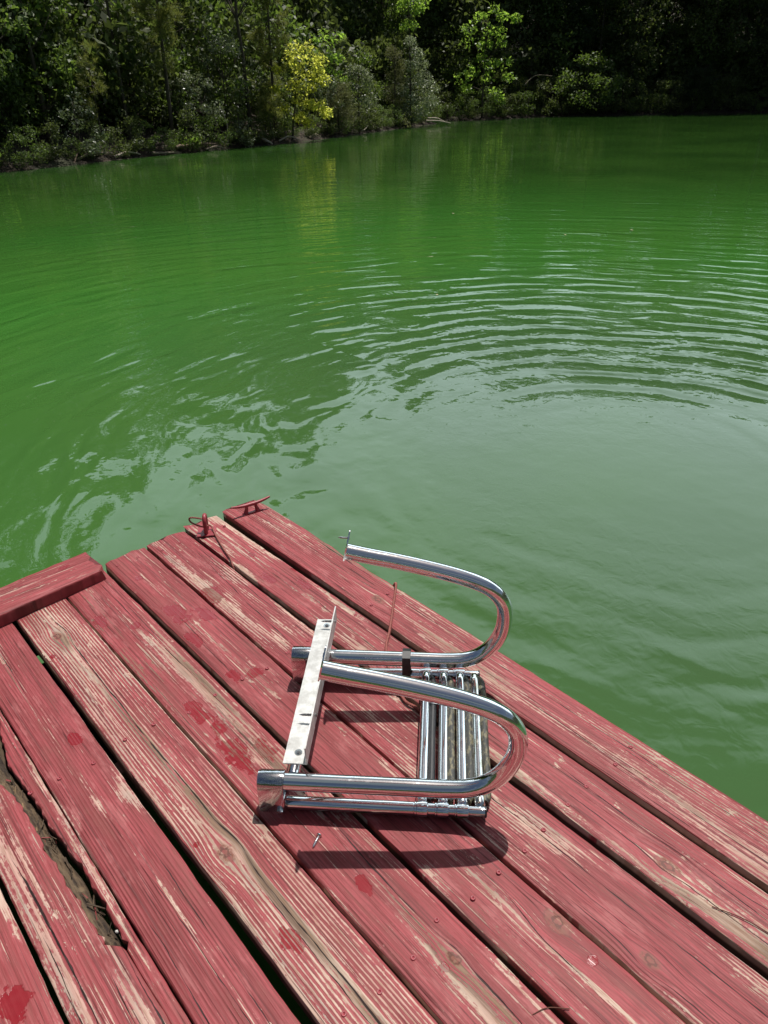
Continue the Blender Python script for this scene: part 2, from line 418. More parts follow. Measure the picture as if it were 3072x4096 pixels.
SPEC = {
 1: dict(freq=120, bias=-.04, ring_amt=.34, knots=[(-1.32, 1.127, .016)], zones=[(-.30, 1.10, .55, .030, .22), (-1.0, 1.115, .5, .02, .12), (-1.55, 1.2, .22, .010, .4), (-1.9, 1.13, .12, .02, .25), (-1.45, 1.1, .1, .012, .2)],
        dark=[(-1.55, 1.2, .2, .012, .9)], cracks=[(-2.05, -1.2, 1.145, 1.155, .0014), (-1.3, .9, 1.172, 1.160, .0016), (-.8, .9, 1.118, 1.112, .0013), (-1.7, -1.4, 1.196, 1.192, .003)]),
 2: dict(freq=90, bias=-.06, ring_amt=.16, knots=[(-.311, .972, .017)], zones=[(-1.72, .99, .30, .010, .42), (-1.98, 1.0, .08, .02, .3), (-1.16, .952, .06, .017, .50), (-.22, .965, .13, .018, .42), (-.05, .945, .25, .014, .45), (-.62, .94, .2, .016, .32), (-1.35, 1.03, .12, .008, .5), (-1.63, .945, .05, .014, .35)],
        dark=[(-1.60, .95, .05, .02, .5)], cracks=[(-1.6, -1.0, 1.0, .965, .0018), (-.9, .8, 1.02, .985, .0016), (-.9, .8, .975, .95, .0014), (-.75, .0, 1.0, 1.03, .0013)], wets=[(-1.628, .955, .035, .016), (-1.616, 1.039, .014, .010), (-1.532, 1.016, .03, .013), (-1.78, .99, .02, .01)]),
 3: dict(tint=.93, freq=135, bias=-.50, ring_amt=.30, knots=[(-.24, .79, .012)], zones=[(-.25, .875, .6, .03, .14), (-.24, .79, .06, .010, .35), (-1.5, .80, .3, .03, .08)],
        dark=[], cracks=[(-1.95, -1.2, .875, .815, .0022), (-2.05, -1.1, .89, .88, .0014), (-1.0, .9, .845, .852, .0018), (-.9, .9, .815, .80, .0012), (-.5, .9, .778, .783, .0013)], wets=[(-1.677, .79, .055, .026)]),
 4: dict(freq=60, bias=-.09, ring_amt=.12, knots=[(-.385, .728, .018)], zones=[(-.30, .685, .22, .010, .55), (.0, .675, .2, .014, .5), (-1.47, .665, .22, .025, .26), (-1.93, .73, .12, .012, .35), (-1.75, .70, .10, .02, .22), (-.395, .73, .04, .016, .3)],
        dark=[(-1.52, .64, .12, .012, .8), (-1.7, .71, .1, .015, .6)], cracks=[(-.5, -.2, .705, .67, .0015), (-1.7, -1.3, .66, .645, .0012)],
        wets=[(-1.662, .667, .06, .028), (-1.60, .722, .045, .02), (-1.5256, .640, .04, .016), (-1.9, .66, .015, .01), (-1.30, .69, .02, .02), (-1.33, .645, .025, .014), (-.304, .717, .012, .012)]),
 5: dict(freq=110, bias=-.02, ring_amt=.22, knots=[(-.465, .548, .010)], zones=[(-1.55, .545, .38, .024, .30), (-1.35, .565, .25, .014, .3), (-.40, .552, .2, .012, .45), (-.35, .527, .2, .012, .42), (-.1, .525, .3, .02, .42), (-.90, .553, .1, .008, .3), (-.3, .59, .15, .008, .4)],
        dark=[(-1.62, .49, .35, .025, .95), (-1.45, .50, .2, .02, .9), (-.42, .54, .18, .012, .9), (-1.35, .575, .18, .010, .8)], cracks=[(-2.0, -1.2, .56, .572, .0013), (-.95, .9, .562, .535, .0024)],
        wets=[(-1.779, .485, .034, .016), (-1.69, .55, .018, .014), (-1.2758, .5134, .055, .018), (-1.2067, .525, .030, .018), (-1.1017, .5117, .062, .026), (-1.0716, .568, .034, .018), (-.6732, .5196, .022, .014), (-.468, .522, .009, .009)]),
 6: dict(freq=125, bias=.13, ring_amt=.56, knots=[(-1.797, .373, .014), (-.904, .362, .016)], zones=[(-1.5, .385, .5, .014, .25), (-1.97, .35, .07, .05, -.35), (-1.8, .34, .2, .012, -.2), (-.85, .335, .12, .012, -.3), (-.5, .385, .5, .012, .35), (-1.0, .385, .4, .012, .35), (-.5, .318, .6, .006, .4)],
        dark=[(-1.32, .383, .18, .009, .95), (-1.02, .383, .14, .010, 1.), (-.75, .385, .16, .010, .95), (-.45, .383, .14, .008, .8), (-1.76, .378, .05, .02, .6)], cracks=[(-1.99, .9, .392, .380, .0026), (-.8, .2, .372, .380, .0015)],
        wets=[(-.6798, .3559, .030, .016), (-1.72, .33, .01, .008), (-.96, .33, .006, .006)]),
 7: dict(tint=.92, freq=140, bias=-.20, ring_amt=.10, zones=[(-1.85, .23, .1, .006, .5), (-1.62, .225, .14, .01, .35), (-1.33, .222, .25, .010, .42), (-.95, .235, .3, .006, .42), (-.70, .240, .25, .006, .40), (-1.72, .21, .05, .02, .3)],
        dark=[(-1.72, .22, .06, .012, .8)], cracks=[(-1.95, -1.6, .235, .225, .0014), (-1.1, -.4, .262, .25, .0012), (-1.0, -.5, .228, .236, .0013), (-.9, -.4, .19, .185, .0016)],
        wets=[(-1.40, .262, .03, .016)]),
 8: dict(freq=100, bias=-.52, ring_amt=.14, zones=[(-1.1, .07, .5, .008, .34), (-1.0, .045, .3, .012, .3), (-1.35, .05, .3, .02, .28), (-.75, .11, .1, .01, .25), (-.95, .155, .3, .005, .4)],
        dark=[], cracks=[(-1.2, -.2, .050, .056, .0032), (-.90, -.3, .135, .122, .0026), (-.86, -.55, .10, .085, .0020), (-1.0, -.6, .036, .03, .0012)]),
 9: dict(tint=1.08, freq=95, bias=-.10, ring_amt=.20, pink=.2, zones=[(-1.0, -.02, .4, .006, .4), (-.9, -.06, .3, .006, .3), (-1.05, .0, .15, .006, .5)], wets=[(-.90, -.04, .035, .022)], cracks=[(-1.1, -.5, -.07, -.08, .0013)]),
}
screw_me = None
def screw_head(parent, X, Y, z=.0005):
    global screw_me
    if screw_me is None:
        bm = bmesh.new()
        prof = [(0, .0002), (.0014, .0002), (.0018, .0012), (.0036, .0020), (.0047, .0014), (.0051, -.001)]
        rings = []
        for (rr, zc) in prof:
            rings.append([bm.verts.new((rr*math.cos(q), rr*math.sin(q), zc)) for q in [2*math.pi*k/12 for k in range(12)]] if rr else [bm.verts.new((0, 0, zc))])
        for j in range(12): bm.faces.new((rings[0][0], rings[1][j], rings[1][(j+1) % 12]))
        for p, q in zip(rings[1:-1], rings[2:]):
            for j in range(12): bm.faces.new((p[j], q[j], q[(j+1) % 12], p[(j+1) % 12]))
        bmesh.ops.recalc_face_normals(bm, faces=bm.faces)
        screw_me = bpy.data.meshes.new('screw'); bm.to_mesh(screw_me); bm.free()
        screw_me.materials.append(M_redmetal)
        screw_me.polygons.foreach_set('use_smooth', [True]*len(screw_me.polygons))
    o = bpy.data.objects.new('screw', screw_me); COL.objects.link(o); o.location = (X, Y, z); o.parent = parent
    return o

xs_full = None
boards = {}
for k in range(1, 13):
    r = random.Random(100+k)
    sp = dict(SPEC.get(k, dict(freq=100, bias=-.08, ring_amt=.2)))
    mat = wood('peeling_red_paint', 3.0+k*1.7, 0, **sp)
    xs = np.concatenate([np.arange(ENDS[k], .3, .012), np.arange(.3, XEND, .06)])
    y1 = gap_edge(k-1, xs, -1); y0 = gap_edge(k, xs, 1)
    dz = {1: .001, 2: 0, 3: -.002, 4: .001, 5: 0, 6: .002, 7: 0, 8: -.001}.get(k, r.uniform(-.002, .002))
    if k == 1:      # split and rotten far edge, rounded corner
        y1 = y1 - .008*np.exp(-((xs+2.075)/.035)**2) - np.where((xs > -1.85) & (xs < -1.25), .004*np.abs(np.sin(xs*23))*np.exp(-((xs+1.52)/.2)**2)*1.6, 0)
    if k == 8:
        lo = np.interp(xs, [-2.06, -1.60, -1.44, -1.34, -1.236, -1.16, -1.086, -1.02, -.966, -.925, -.889, -.868], [.160, .150, .074, .094, .103, .099, .101, .102, .106, .109, .113, .140])
        hi = np.interp(xs, [-2.06, -1.60, -1.44, -1.34, -1.21, -1.1225, -1.0, -.93, -.889, -.868], [.160, .150, .122, .128, .131, .141, .1435, .143, .142, .1402])
        jr = np.array([r.gauss(0, .0016) for _ in xs])
        e = int(np.searchsorted(xs, -.868)); s = int(np.searchsorted(xs, -1.60))
        # strip A (camera-left) and strip B beside gap 7 meet again past the hole
        md = (lo+hi)/2; lo = md+(lo-md)*.8+.003; hi = md+(hi-md)*.86+.003
        lo2 = lo+jr; hi2 = np.maximum(hi+np.roll(jr, 3), lo2+.001)
        bmA = board_mesh('deck_board', xs, y0, np.where((xs < -.868) & (xs > -1.6), lo2, (y0+y1)/2+.047), dz, r, edge=.0012, lip=.0018)
        bmB = board_mesh('deck_board', xs, np.where((xs < -.868) & (xs > -1.6), hi2, (y0+y1)/2+.0478), y1, dz-.001, r, edge=.0012, lip=.0018)
        me = bpy.data.meshes.new('t'); bmB.to_mesh(me); bmB.free(); bmA.from_mesh(me); bpy.data.meshes.remove(me)
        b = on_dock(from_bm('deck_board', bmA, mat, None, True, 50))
        b['label'] = 'rotten deck board with a long brown hole'
        # rotted heartwood inside the hole
        bm = bmesh.new(); rows = []
        for X, a, c2 in zip(xs[s:e], lo[s:e], hi[s:e]):
            wd = max(c2-a, .002); f = .9 if X < -1.2 else .76+.08*math.sin(X*40)
            rows.append([bm.verts.new((X, a-.002+wd*f*q, -.007-.003*math.sin(q*3.1)-.014*q*q+r.gauss(0, .0022))) for q in (0, .2, .4, .6, .8, 1.)] + [bm.verts.new((X, a+wd*f+.001, -.036)), bm.verts.new((X, a-.004, -.036))])
        for p, q in zip(rows[:-1], rows[1:]):
            for j in range(8): bm.faces.new((p[j], p[(j+1) % 8], q[(j+1) % 8], q[j]))
        from_bm('rotten_core', bm, M_rot, b, False)
        # splinters lying in the rot
        for i in range(34):
            X = r.uniform(-1.42, -.88) if i > 12 else r.gauss(-1.17, .06)
            Yc = np.interp(X, xs, (lo+hi)/2)+r.uniform(-.012, .010)
            L = r.uniform(.006, .034)*(1.3 if i % 4 else .7); an = r.gauss(.0, .38) if i % 4 else r.gauss(0, .9)
            bm = bmesh.new(); wv = r.uniform(.0006, .0024)
            box(bm, (-L/2, -wv, -.0012), (L/2, wv, .0012))
            for v in bm.verts: v.co.y = v.co.y*(1-.9*abs(v.co.x)/L)+r.uniform(-.0008, .0008)+v.co.x*v.co.x*9*(i % 3-1); v.co.z += r.uniform(-.001, .001)
            o = from_bm('splinter', bm, (M_rot if i % 3 else M_chip) if i % 6 else M_chipred, b, False)
            o.location = (X, Yc, -.011+r.uniform(-.005, .005)); o.rotation_euler = (r.uniform(-.5, .5), r.uniform(-.15, .15), an)
        bm = bmesh.new(); bmesh.ops.create_icosphere(bm, subdivisions=2, radius=.0036)
        for v in bm.verts: v.co += Vector((r.uniform(-1, 1), r.uniform(-1, 1), r.uniform(-1, 1)))*.0009; v.co.y *= .7
        o = from_bm('paint_crumb', bm, M_grey, b); o.location = (-.905, .139, -.004)
    else:
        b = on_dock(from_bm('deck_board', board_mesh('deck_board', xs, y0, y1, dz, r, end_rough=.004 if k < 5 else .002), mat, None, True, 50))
    if k == 6: b['label'] = 'deck board with most of its paint worn to bare striped wood'
    boards[k] = b
    yc = float(np.mean((y0+y1)/2)); 
    for X in (-2.0, -1.31, -.52, .27):
        if X < -1.9 and k > 4: continue
        if X > 0 and k > 3: continue
        for q, sg in enumerate((-1, 1)):
            if (k, X, sg) in [(8, -1.31, -1)]: continue
            screw_head(b, X+r.gauss(0, .008)-(.0 if X > -1.5 else 0), yc+sg*.036+r.gauss(0, .004), dz+.0012)
# toe board laid flat across the board ends
r = random.Random(55)
ys = np.arange(-.75, .5885, .012)[::-1]
bm = board_mesh('toe_board', -ys, -2.105+.0*ys, -1.967+.0*ys, .040, r, thick=.0385, end_rough=.003, edge=.002, lip=.003)
for v in bm.verts:              # long axis onto Y, square to the photograph's slight skew
    X, Y = v.co.y, -v.co.x
    v.co.x = X + (.588-Y)*.060; v.co.y = Y
toe = on_dock(from_bm('toe_board', bm, wood('toe_board_paint', 41., 0, freq=40, bias=-.04, ring_amt=.1, axis='y', zones=[(.3, -2.04, .3, .006, .3)], cracks=[(-.5, .55, -2.03, -2.05, .0012)], wets=[(.50, -2.06, .02, .014)]), None, True, 50))
toe['label'] = 'red toe board lying across the board ends'
for X in (-2.03, -1.29, -.507, .27, 1.05):
    on_dock(boxo('joist', (X-.019, -.58, -.19), (X+.019, 1.165, -.042), M_joist))
on_dock(boxo('float', (-1.99, -.58, -.62), (-1.62, 1.15, -.192), M_capblk, None, .02))
on_dock(boxo('rim_joist', (-2.012, 1.168, -.19), (XEND-.02, 1.202, -.043), M_joist))

# cleat ---------------------------------------------------------------
cleat = empty('dock_cleat', (-2.006, 1.140, .0025), R(80.5)); tag(cleat, 'red painted metal horn cleat on the far corner of the dock', 'cleat')
bm = bmesh.new()
pts = spline([(-.073, 0, .041), (-.05, 0, .036), (-.025, 0, .033), (0, 0, .0325), (.025, 0, .033), (.05, 0, .036), (.073, 0, .041)], 5)
sweep(bm, pts, [.0030+.0038*(1-abs(p[0])/.073)**.6 for p in pts], 12)
from_bm('horn', bm, M_redmetal, cleat, True, 60)
for s in (-1, 1):
    bm = bmesh.new(); sweep(bm, [(s*.022, 0, .001), (s*.021, 0, .006), (s*.018, 0, .018), (s*.017, 0, .031)], [.0105, .008, .0058, .006], 12)
    from_bm('foot', bm, M_redmetal, cleat, True, 60)
bm = bmesh.new(); box(bm, (-.033, -.0105, -.001), (.033, .0105, .004), .0015)
from_bm('base', bm, M_redmetal, cleat, False)

# mooring eye -----------------------------------------------------------
eye = empty('mooring_eye', (-1.998, .955, .002), R(146)); tag(eye, 'red painted mooring eye on a square plate at the dock end', 'mooring eye')
bm = bmesh.new(); box(bm, (-.031, -.031, 0), (.031, .031, .004), .0012); from_bm('base_plate', bm, M_redmetal, eye, False)
arc = [(-.017*1, 0, .002), (-.018, 0, .02)] + [(-.018*math.cos(q), 0, .044+.020*math.sin(q)) for q in np.linspace(0, math.pi, 13)] + [(.018, 0, .02), (.017, 0, .002)]
tube('eye_rod', arc, .0068, M_redmetal, eye, 14, 60)

# wire rope ---------------------------------------------------------------
def rope(name, pts, label, rad=.0033, n=26, lay=.018):
    P = spline(pts, n); bm = bmesh.new()
    T = np.gradient(P, axis=0); T /= np.linalg.norm(T, axis=1)[:, None]
    S = np.concatenate([[0], np.cumsum(np.linalg.norm(np.diff(P, axis=0), axis=1))])
    m = int(S[-1]/.0022); Si = np.linspace(0, S[-1], m)
    Q = np.stack([np.interp(Si, S, P[:, i]) for i in range(3)], 1); TT = np.gradient(Q, axis=0); TT /= np.linalg.norm(TT, axis=1)[:, None]
    A = np.cross(TT, np.tile([[.1, .2, 1.]], (m, 1))); A /= np.linalg.norm(A, axis=1)[:, None]; B = np.cross(TT, A)
    for k in range(3):
        ph = Si/lay*2*math.pi + k*2.094
        sweep(bm, Q + (A*np.cos(ph)[:, None]+B*np.sin(ph)[:, None])*rad*.52, rad*.56, 6)
    return tag(from_bm(name, bm, M_cable), label, 'cable')
rope('wire_rope', [(-1.995, .952, .055), (-2.03, .928, .056), (-2.04, .920, .050), (-2.03, .922, .038), (-2.0, .945, .026), (-2.0, .974, .018), (-1.95, .962, .008), (-1.86, .938, .007), (-1.80, .925, .0065), (-1.769, .914, -.004), (-1.755, .912, -.03)],
     'thin red wire rope running from the mooring eye into a deck gap', .0030)
rope('wire_rope', [(-1.36, 1.2115, -.03), (-1.345, 1.212, -.006), (-1.332, 1.2075, .012), (-1.315, 1.195, .018), (-1.27, 1.145, .012), (-1.222, 1.092, .0065), (-1.18, 1.045, .0055), (-1.137, .995, .006), (-1.06, .94, .006), (-.97, .902, .006), (-.93, .905, .005), (-.90, .908, -.004), (-.885, .91, -.03)],
     'twisted red wire rope crossing the boards under the steel ladder', .0038)

# ------------------------------------------------------------------ boat ladder
LAD_A = R(43.9)
lad = empty('boat_ladder', (-.9493, .4798, 0.001), LAD_A)
tag(lad, 'polished steel folding boat ladder with two looped handrails lying on the red dock', 'ladder')
SEP = .381
prof = [(0.03, .077), (.10, .077), (.20, .077), (.30, .077), (.375, .0772), (.425, .0825), (.463, .102), (.491, .136), (.5085, .180), (.511, .222), (.500, .257), (.470, .289), (.415, .314), (.34, .336), (.26, .355), (.20, .367), (.147, .3785)]
def thread_screw(parent, base, direc, L, rad=.0026, head=True):
    bm = bmesh.new(); d = Vector(direc).normalized(); pts = []; rad_l = []
    n = 22
    for i in range(n+1):
        f = i/n; pts.append(Vector(base)+d*L*f); taper = 1 if f < .75 else (1-f)/.25*.9+.08
        rad_l.append(rad*taper*(1.0 if i % 2 else .68))
    sweep(bm, pts, rad_l, 8)
    if head: sweep(bm, [Vector(base)-d*.003, Vector(base)-d*.0012, Vector(base)], [.0048, .0046, .0026], 10)
    return from_bm('screw', bm, M_screw, parent, True, 50)
for side, n0 in ((0, 0.), (1, SEP)):
    P = spline([(u, n0, z+(.009*side if z > .2 else 0)) for u, z in prof], 7)
    hr = tube('handrail', P, .0183, M_chrome, lad, 32, 40)
    if side: hr['label'] = 'far handrail looping out over the water'
    # end plate square to the rail's end
    d = Vector(P[-1]-P[-2]).normalized(); nrm = Vector((0, 1, 0)); upv = d.cross(nrm).normalized()
    if upv.z < 0: upv = -upv
    bm = bmesh.new(); o0 = Vector(P[-1]); outl = []
    for q in np.linspace(0, 2*math.pi, 28, endpoint=False):
        yy = math.copysign(abs(math.sin(q))**.8, math.sin(q))*.0225; zz = math.copysign(abs(math.cos(q))**.8, math.cos(q))*.040
        wv = 1.0 if zz < 0.008 else 1-.55*((zz-.008)/.032)
        outl.append((yy*wv, zz+.0165))
    fA = [bm.verts.new(o0+nrm*a+upv*b) for a, b in outl]; fB = [bm.verts.new(o0+d*.003+nrm*a+upv*b) for a, b in outl]
    bm.faces.new(fA); bm.faces.new(fB)
    for j in range(28): bm.faces.new((fA[j], fA[(j+1) % 28], fB[(j+1) % 28], fB[j]))
    from_bm('end_plate', bm, M_chrome, hr, True, 40)
    if side: thread_screw(hr, o0+upv*.036+d*.003, Vector((-1, .25, -.12)), .024)
    else:
        bm = bmesh.new(); sweep(bm, [o0+upv*.036+d*.003, o0+upv*.036+d*.0037], [.004, .0037], 10); from_bm('screw_hole', bm, M_capblk, hr)
    # hinge bracket: saddle over the tube with two cheeks down to the pivot bolt
    bm = bmesh.new(); rr = .0225; arc = [(-rr, .010), (-rr, .04)] + [(-rr*math.cos(q), .077+rr*math.sin(q)) for q in np.linspace(0, math.pi, 21)] + [(rr, .04), (rr, .010)]
    ra = [[bm.verts.new((u, n0+a, b)) for a, b in arc] for u in (0, .0015, .0515, .053)]
    for i, ring in enumerate(ra):
        if i in (0, 3):
            for v in ring: v.co.y = n0+(v.co.y-n0)*.96; v.co.z = v.co.z-.0006 if v.co.z > .05 else v.co.z
    for p, q in zip(ra[:-1], ra[1:]):
        for j in range(len(arc)-1): bm.faces.new((p[j], p[j+1], q[j+1], q[j]))
    bmesh.ops.solidify(bm, geom=bm.faces[:], thickness=.0022)
    br = from_bm('hinge_bracket', bm, M_chrome, lad, True, 40)
    bm = bmesh.new(); sweep(bm, [(.0005, n0, .077), (.004, n0, .077), (.03, n0, .077)], [.0185, .0205, .0205], 28)
    from_bm('end_cap', bm, M_capblk, br, True, 40)
    bm = bmesh.new()
    sweep(bm, [(.043, n0-.030, .016), (.043, n0+.030, .016)], .0035, 12)
    for sg in (-1, 1):
        sweep(bm, [(.043, n0+sg*.0228, .016), (.043, n0+sg*.0290, .016)], .0068, 6)
    from_bm('pivot_bolt', bm, M_steel, br, True, 30)
    # telescoping side tube
    ns = n0-.002+(.008*side)
    xs_ = [(.052, .0130), (.054, .0140), (.314, .0140), (.316, .0128), (.3165, .0150), (.3195, .0150), (.320, .0135), (.3205, .0150), (.322, .0156), (.340, .0156), (.342, .0150), (.3435, .0126), (.357, .0126), (.358, .0146), (.3605, .0146), (.361, .0126), (.3625, .0144), (.364, .0149), (.383, .0149), (.385, .0143), (.3865, .0115), (.397, .0115), (.398, .0138), (.400, .0138), (.4005, .0118), (.402, .0134), (.4035, .0138), (.424, .0138), (.4255, .0132), (.427, .0106), (.4585, .0104)]
    pts = []; rl = []
    for u, rr in xs_:
        pts.append((u, ns, .0165+.012*(u-.052)/.4*side)); rl.append(rr)
    st = tube('side_tube', pts, rl, M_chrome, lad, 28, 30)
    bm = bmesh.new(); e = pts[-1]; sweep(bm, [e, (e[0]+.0005, e[1], e[2]), (e[0]+.003, e[1], e[2]), (e[0]+.0038, e[1], e[2])], [.0104, .0112, .0112, .0100], 20)
    from_bm('end_cap', bm, M_capblk, st, True, 40)
# rungs
for i, u in enumerate((.331, .3735, .4135, .4485)):
    z0, z1 = .0185, .030
    pts = spline([(u, .006, z0-.001), (u, .02, z0+.003), (u, .05, z0+.003), (u, SEP*.5, (z0+z1)/2+.003), (u, SEP-.045, z1+.004), (u, SEP-.015, z1+.003), (u, SEP+.004, z1-.002)], 6)
    n = len(pts); rl = [.0118-.003*math.exp(-((k/(n-1))/.05)**2)-.003*math.exp(-((1-k/(n-1))/.05)**2) for k in range(n)]
    rg = tube('rung', pts, rl, M_chrome if i != 3 else chrome('worn_steel', .12, (.72, .72, .70), .5), lad, 20, 40)
    bm = bmesh.new(); prev = []
    tp = spline([(u+.010, .02, z0-.002), (u+.0175, .05, z0), (u+.0175, SEP*.5, (z0+z1)/2), (u+.0175, SEP-.045, z1+.001), (u+.010, SEP-.014, z1)], 10)
    rings = sweep(bm, tp, .0104, 10)
    for ring, c in zip(rings, tp):
        for v in ring:
            v.co.x = c[0]+(v.co.x-c[0])*.85; v.co.z = c[2]+(v.co.z-c[2])*1.1 + random.Random(i*99+int(c[1]*1e4)).uniform(-.0006, .0006)
    from_bm('tread', bm, M_tread if i else M_capblk, rg, True, 60)
# crossbar and white angle
tube('crossbar', [(.069, .012, .083), (.069, .03, .0865), (.069, SEP-.03, .0865), (.069, SEP-.012, .083)], [.0125]*4, M_chrome, lad, 24, 60)
bm = bmesh.new()
L0, L1 = .026, .497; t_ = .003
sect = [(.0455, .1000), (.0930, .1000), (.0930, .1440), (.0930+t_, .1440), (.0930+t_, .1000-t_), (.0455, .1000-t_)]
ends = [[bm.verts.new((a-(y-.026)*-.0, y, b)) for a, b in sect] for y in (L0, L1)]
for j in range(6): bm.faces.new((ends[0][j], ends[0][(j+1) % 6], ends[1][(j+1) % 6], ends[1][j]))
bm.faces.new(ends[0]); bm.faces.new(ends[1][::-1])
bmesh.ops.bevel(bm, geom=[e for e in bm.edges], offset=.0006, segments=2, affect='EDGES')
ang = from_bm('mounting_angle', bm, M_alu, lad, False)
ang['label'] = 'scuffed pale aluminium angle bar with screws through its upright edge'
for y in (.452, .405, .145, .098)[::1]:
    pass
for y in (.462, .140): thread_screw(ang, (.0965, y, .122), (-1, .02, -.05), .036, .0034)
for y in (.055, .472):
    bm = bmesh.new(); sweep(bm, [(.073, y, .1002), (.073, y, .1012)], [.0085, .0080], 18); sweep(bm, [(.073, y, .1012), (.073, y, .1042)], [.0052, .0048], 6)
    sweep(bm, [(.073, y, .1042), (.073, y, .1062)], [.0028, .0026], 10)
    from_bm('bolt', bm, M_steel, ang, True, 30)
# strap round the far rail and side tube
bm = bmesh.new(); path = [(0, .1005), (-.017, .094), (-.0215, .077), (-.0205, .05), (-.0175, .025), (-.012, .006), (0, .0035), (.018, .006), (.0225, .025), (.0215, .05), (.0215, .077), (.017, .094)]
ra = []
for u in (.272, .292):
    ra.append([bm.verts.new((u, SEP+a, b)) for a, b in path])
for j in range(len(path)): bm.faces.new((ra[0][j], ra[0][(j+1) % 12], ra[1][(j+1) % 12], ra[1][j]))
bmesh.ops.recalc_face_normals(bm, faces=bm.faces); bmesh.ops.solidify(bm, geom=bm.faces[:], thickness=-.0018)
from_bm('strap', bm, M_capblk, lad, True, 40)

# loose bolt and needles on the boards ------------------------------------
lb = empty('loose_screw', (-.804, .508, .0042), math.atan2(.027, -.0136)); tag(lb, 'loose steel screw lying on the red boards beside the ladder shadow', 'screw')
bm = bmesh.new(); sweep(bm, [(-.0135, 0, 0), (-.009, 0, 0), (.012, 0, 0)], [.0008, .0028, .0031], 12); from_bm('shank', bm, M_chrome, lb, True, 50)
bm = bmesh.new(); sweep(bm, [(.0118, 0, 0), (.0145, 0, 0), (.0158, 0, 0)], [.0031, .0060, .0056], 14); from_bm('head', bm, M_steel, lb, True, 50)
lb.rotation_euler = (0, 0, math.atan2(-.0269, .0136)+math.pi)
def twig(pts, rad, label):
    o = tube('pine_needle', spline(pts, 6), rad, M_needle, None, 6); tag(o, label, 'pine needle'); return o
twig([(-.32, .575, .002), (-.31, .60, .003), (-.285, .625, .003)], .0008, 'dry brown pine needle beside a deck gap near the front edge')
twig([(-.215, .955, .003), (-.16, .975, .004), (-.09, .985, .003)], .0010, 'dark dry pine needle curved over the pale bare streak')

# ------------------------------------------------------------------ water
t = NT('green_lake_water'); c, x, y, z = t.coords()
cx0, cy0 = -1.9, 3.5
warp = t.sub(t.noise(c, .9, 2), .5); warp2 = t.sub(t.noise(c, .28, 2), .5)
dx = t.sub(x, cx0); dy = t.sub(y, cy0)
rr = t.m('SQRT', t.add(t.mul(dx, dx), t.mul(dy, dy)))
rr = t.mad(warp, .24, rr); rr = t.mad(warp2, .7, rr)
rr = t.mad(t.sub(t.noise(c, 2.6, 2), .5), .07, rr)
lam = t.mad(rr, .024, .24)
ph = t.mul(t.m('LOGARITHM', t.mad(rr, .10, 1.), 2.71828), 6.2832/.024)
amp = t.mul(t.m('DIVIDE', .30, t.add(t.m('POWER', t.sub(rr, .3), 1.1), 1.2)), t.sm(rr, .5, 1.9))
amod = t.mul(t.sm(t.noise(t.xyz(t.mul(x, .35), t.mul(y, .35), 4.), 1, 3), .33, .66, .35, 1.3), t.sm(t.noise(t.xyz(t.mul(x, 1.7), t.mul(y, 1.7), 7.), 1, 4, .65), .40, .58, .10, 1.3))
amod = t.mul(amod, t.sm(rr, 4.5, 11., 1., .6))
amp = t.mul(t.mul(amp, amod), t.sm(rr, 2.9, 6.0, 1.1, .32))
dirm = t.sm(t.m('COSINE', t.sub(t.m('ARCTAN2', dy, dx), R(95))), -.25, .65, .30, 1.)
amp = t.mul(amp, dirm)
wave = t.mad(t.m('SINE', t.mad(ph, 2., .6)), .22, t.m('SINE', ph))
h1 = t.mul(t.mul(wave, lam), t.mul(amp, .159))
# loose wind ripple, streaks near the splash
th = t.m('ARCTAN2', dy, dx)
nA = t.noise(t.xyz(t.mul(rr, 4.6), t.mul(th, 5.5), 0.), 1, 1.5, .5, .3)
nB = t.noise(t.xyz(t.mul(x, 6.), t.mul(y, 6.), 1.), 1, 1, .5, .3)
nC = t.noise(t.xyz(t.mul(x, .55), t.mul(y, .55), 2.), 1, 2)
calm = t.sm(rr, .8, 3.2, .35, 1.)
nm = t.sm(t.noise(t.xyz(t.mul(x, .4), t.mul(y, .4), 9.), 1, 2), .35, .65, .25, 1.)
nD = t.noise(t.xyz(t.mul(x, 2.6), t.mul(y, 2.6), 5.), 1, 1.3, .45, .5)
h = t.mad(t.mul(t.mul(nA, t.sm(rr, 1.0, 2.3)), t.sm(rr, 5., 14., 1., .30)), .022, h1)
h = t.mad(t.mul(nD, t.sm(rr, 1.2, 3.5, 1., .0)), .0042, h); h = t.mad(t.mul(nB, nm), .0026, h)
h = t.mad(t.noise(t.xyz(t.mul(x, 13.), t.mul(y, 13.), 3.), 1, 2, .6, .6), t.mul(t.sm(rr, 1., 4.5, .0019, .0002), t.sm(nC, .4, .6, .25, 1.)), h); h = t.mad(t.mul(nC, calm), .014, h)
nrm = t.bump(h, 1., 1.)
cl = t.noise(c, .35, 3)
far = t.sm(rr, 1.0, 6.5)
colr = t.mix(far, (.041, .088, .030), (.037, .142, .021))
colr = t.mix(t.sm(rr, 5., 17.), colr, (.022, .064, .011))  # far water darkened in the colour, in place of grazing-angle light loss
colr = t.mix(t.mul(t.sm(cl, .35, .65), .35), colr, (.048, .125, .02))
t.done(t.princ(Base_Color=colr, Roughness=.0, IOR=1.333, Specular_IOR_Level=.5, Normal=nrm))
bm = bmesh.new()
vv = [bm.verts.new((a*140-20, b*140+20, WATER_Z)) for a, b in ((-1, -1), (1, -1), (1, 1), (-1, 1))]; bm.faces.new(vv)
tag(from_bm('water', bm, t.mat, None, False), kind='structure')

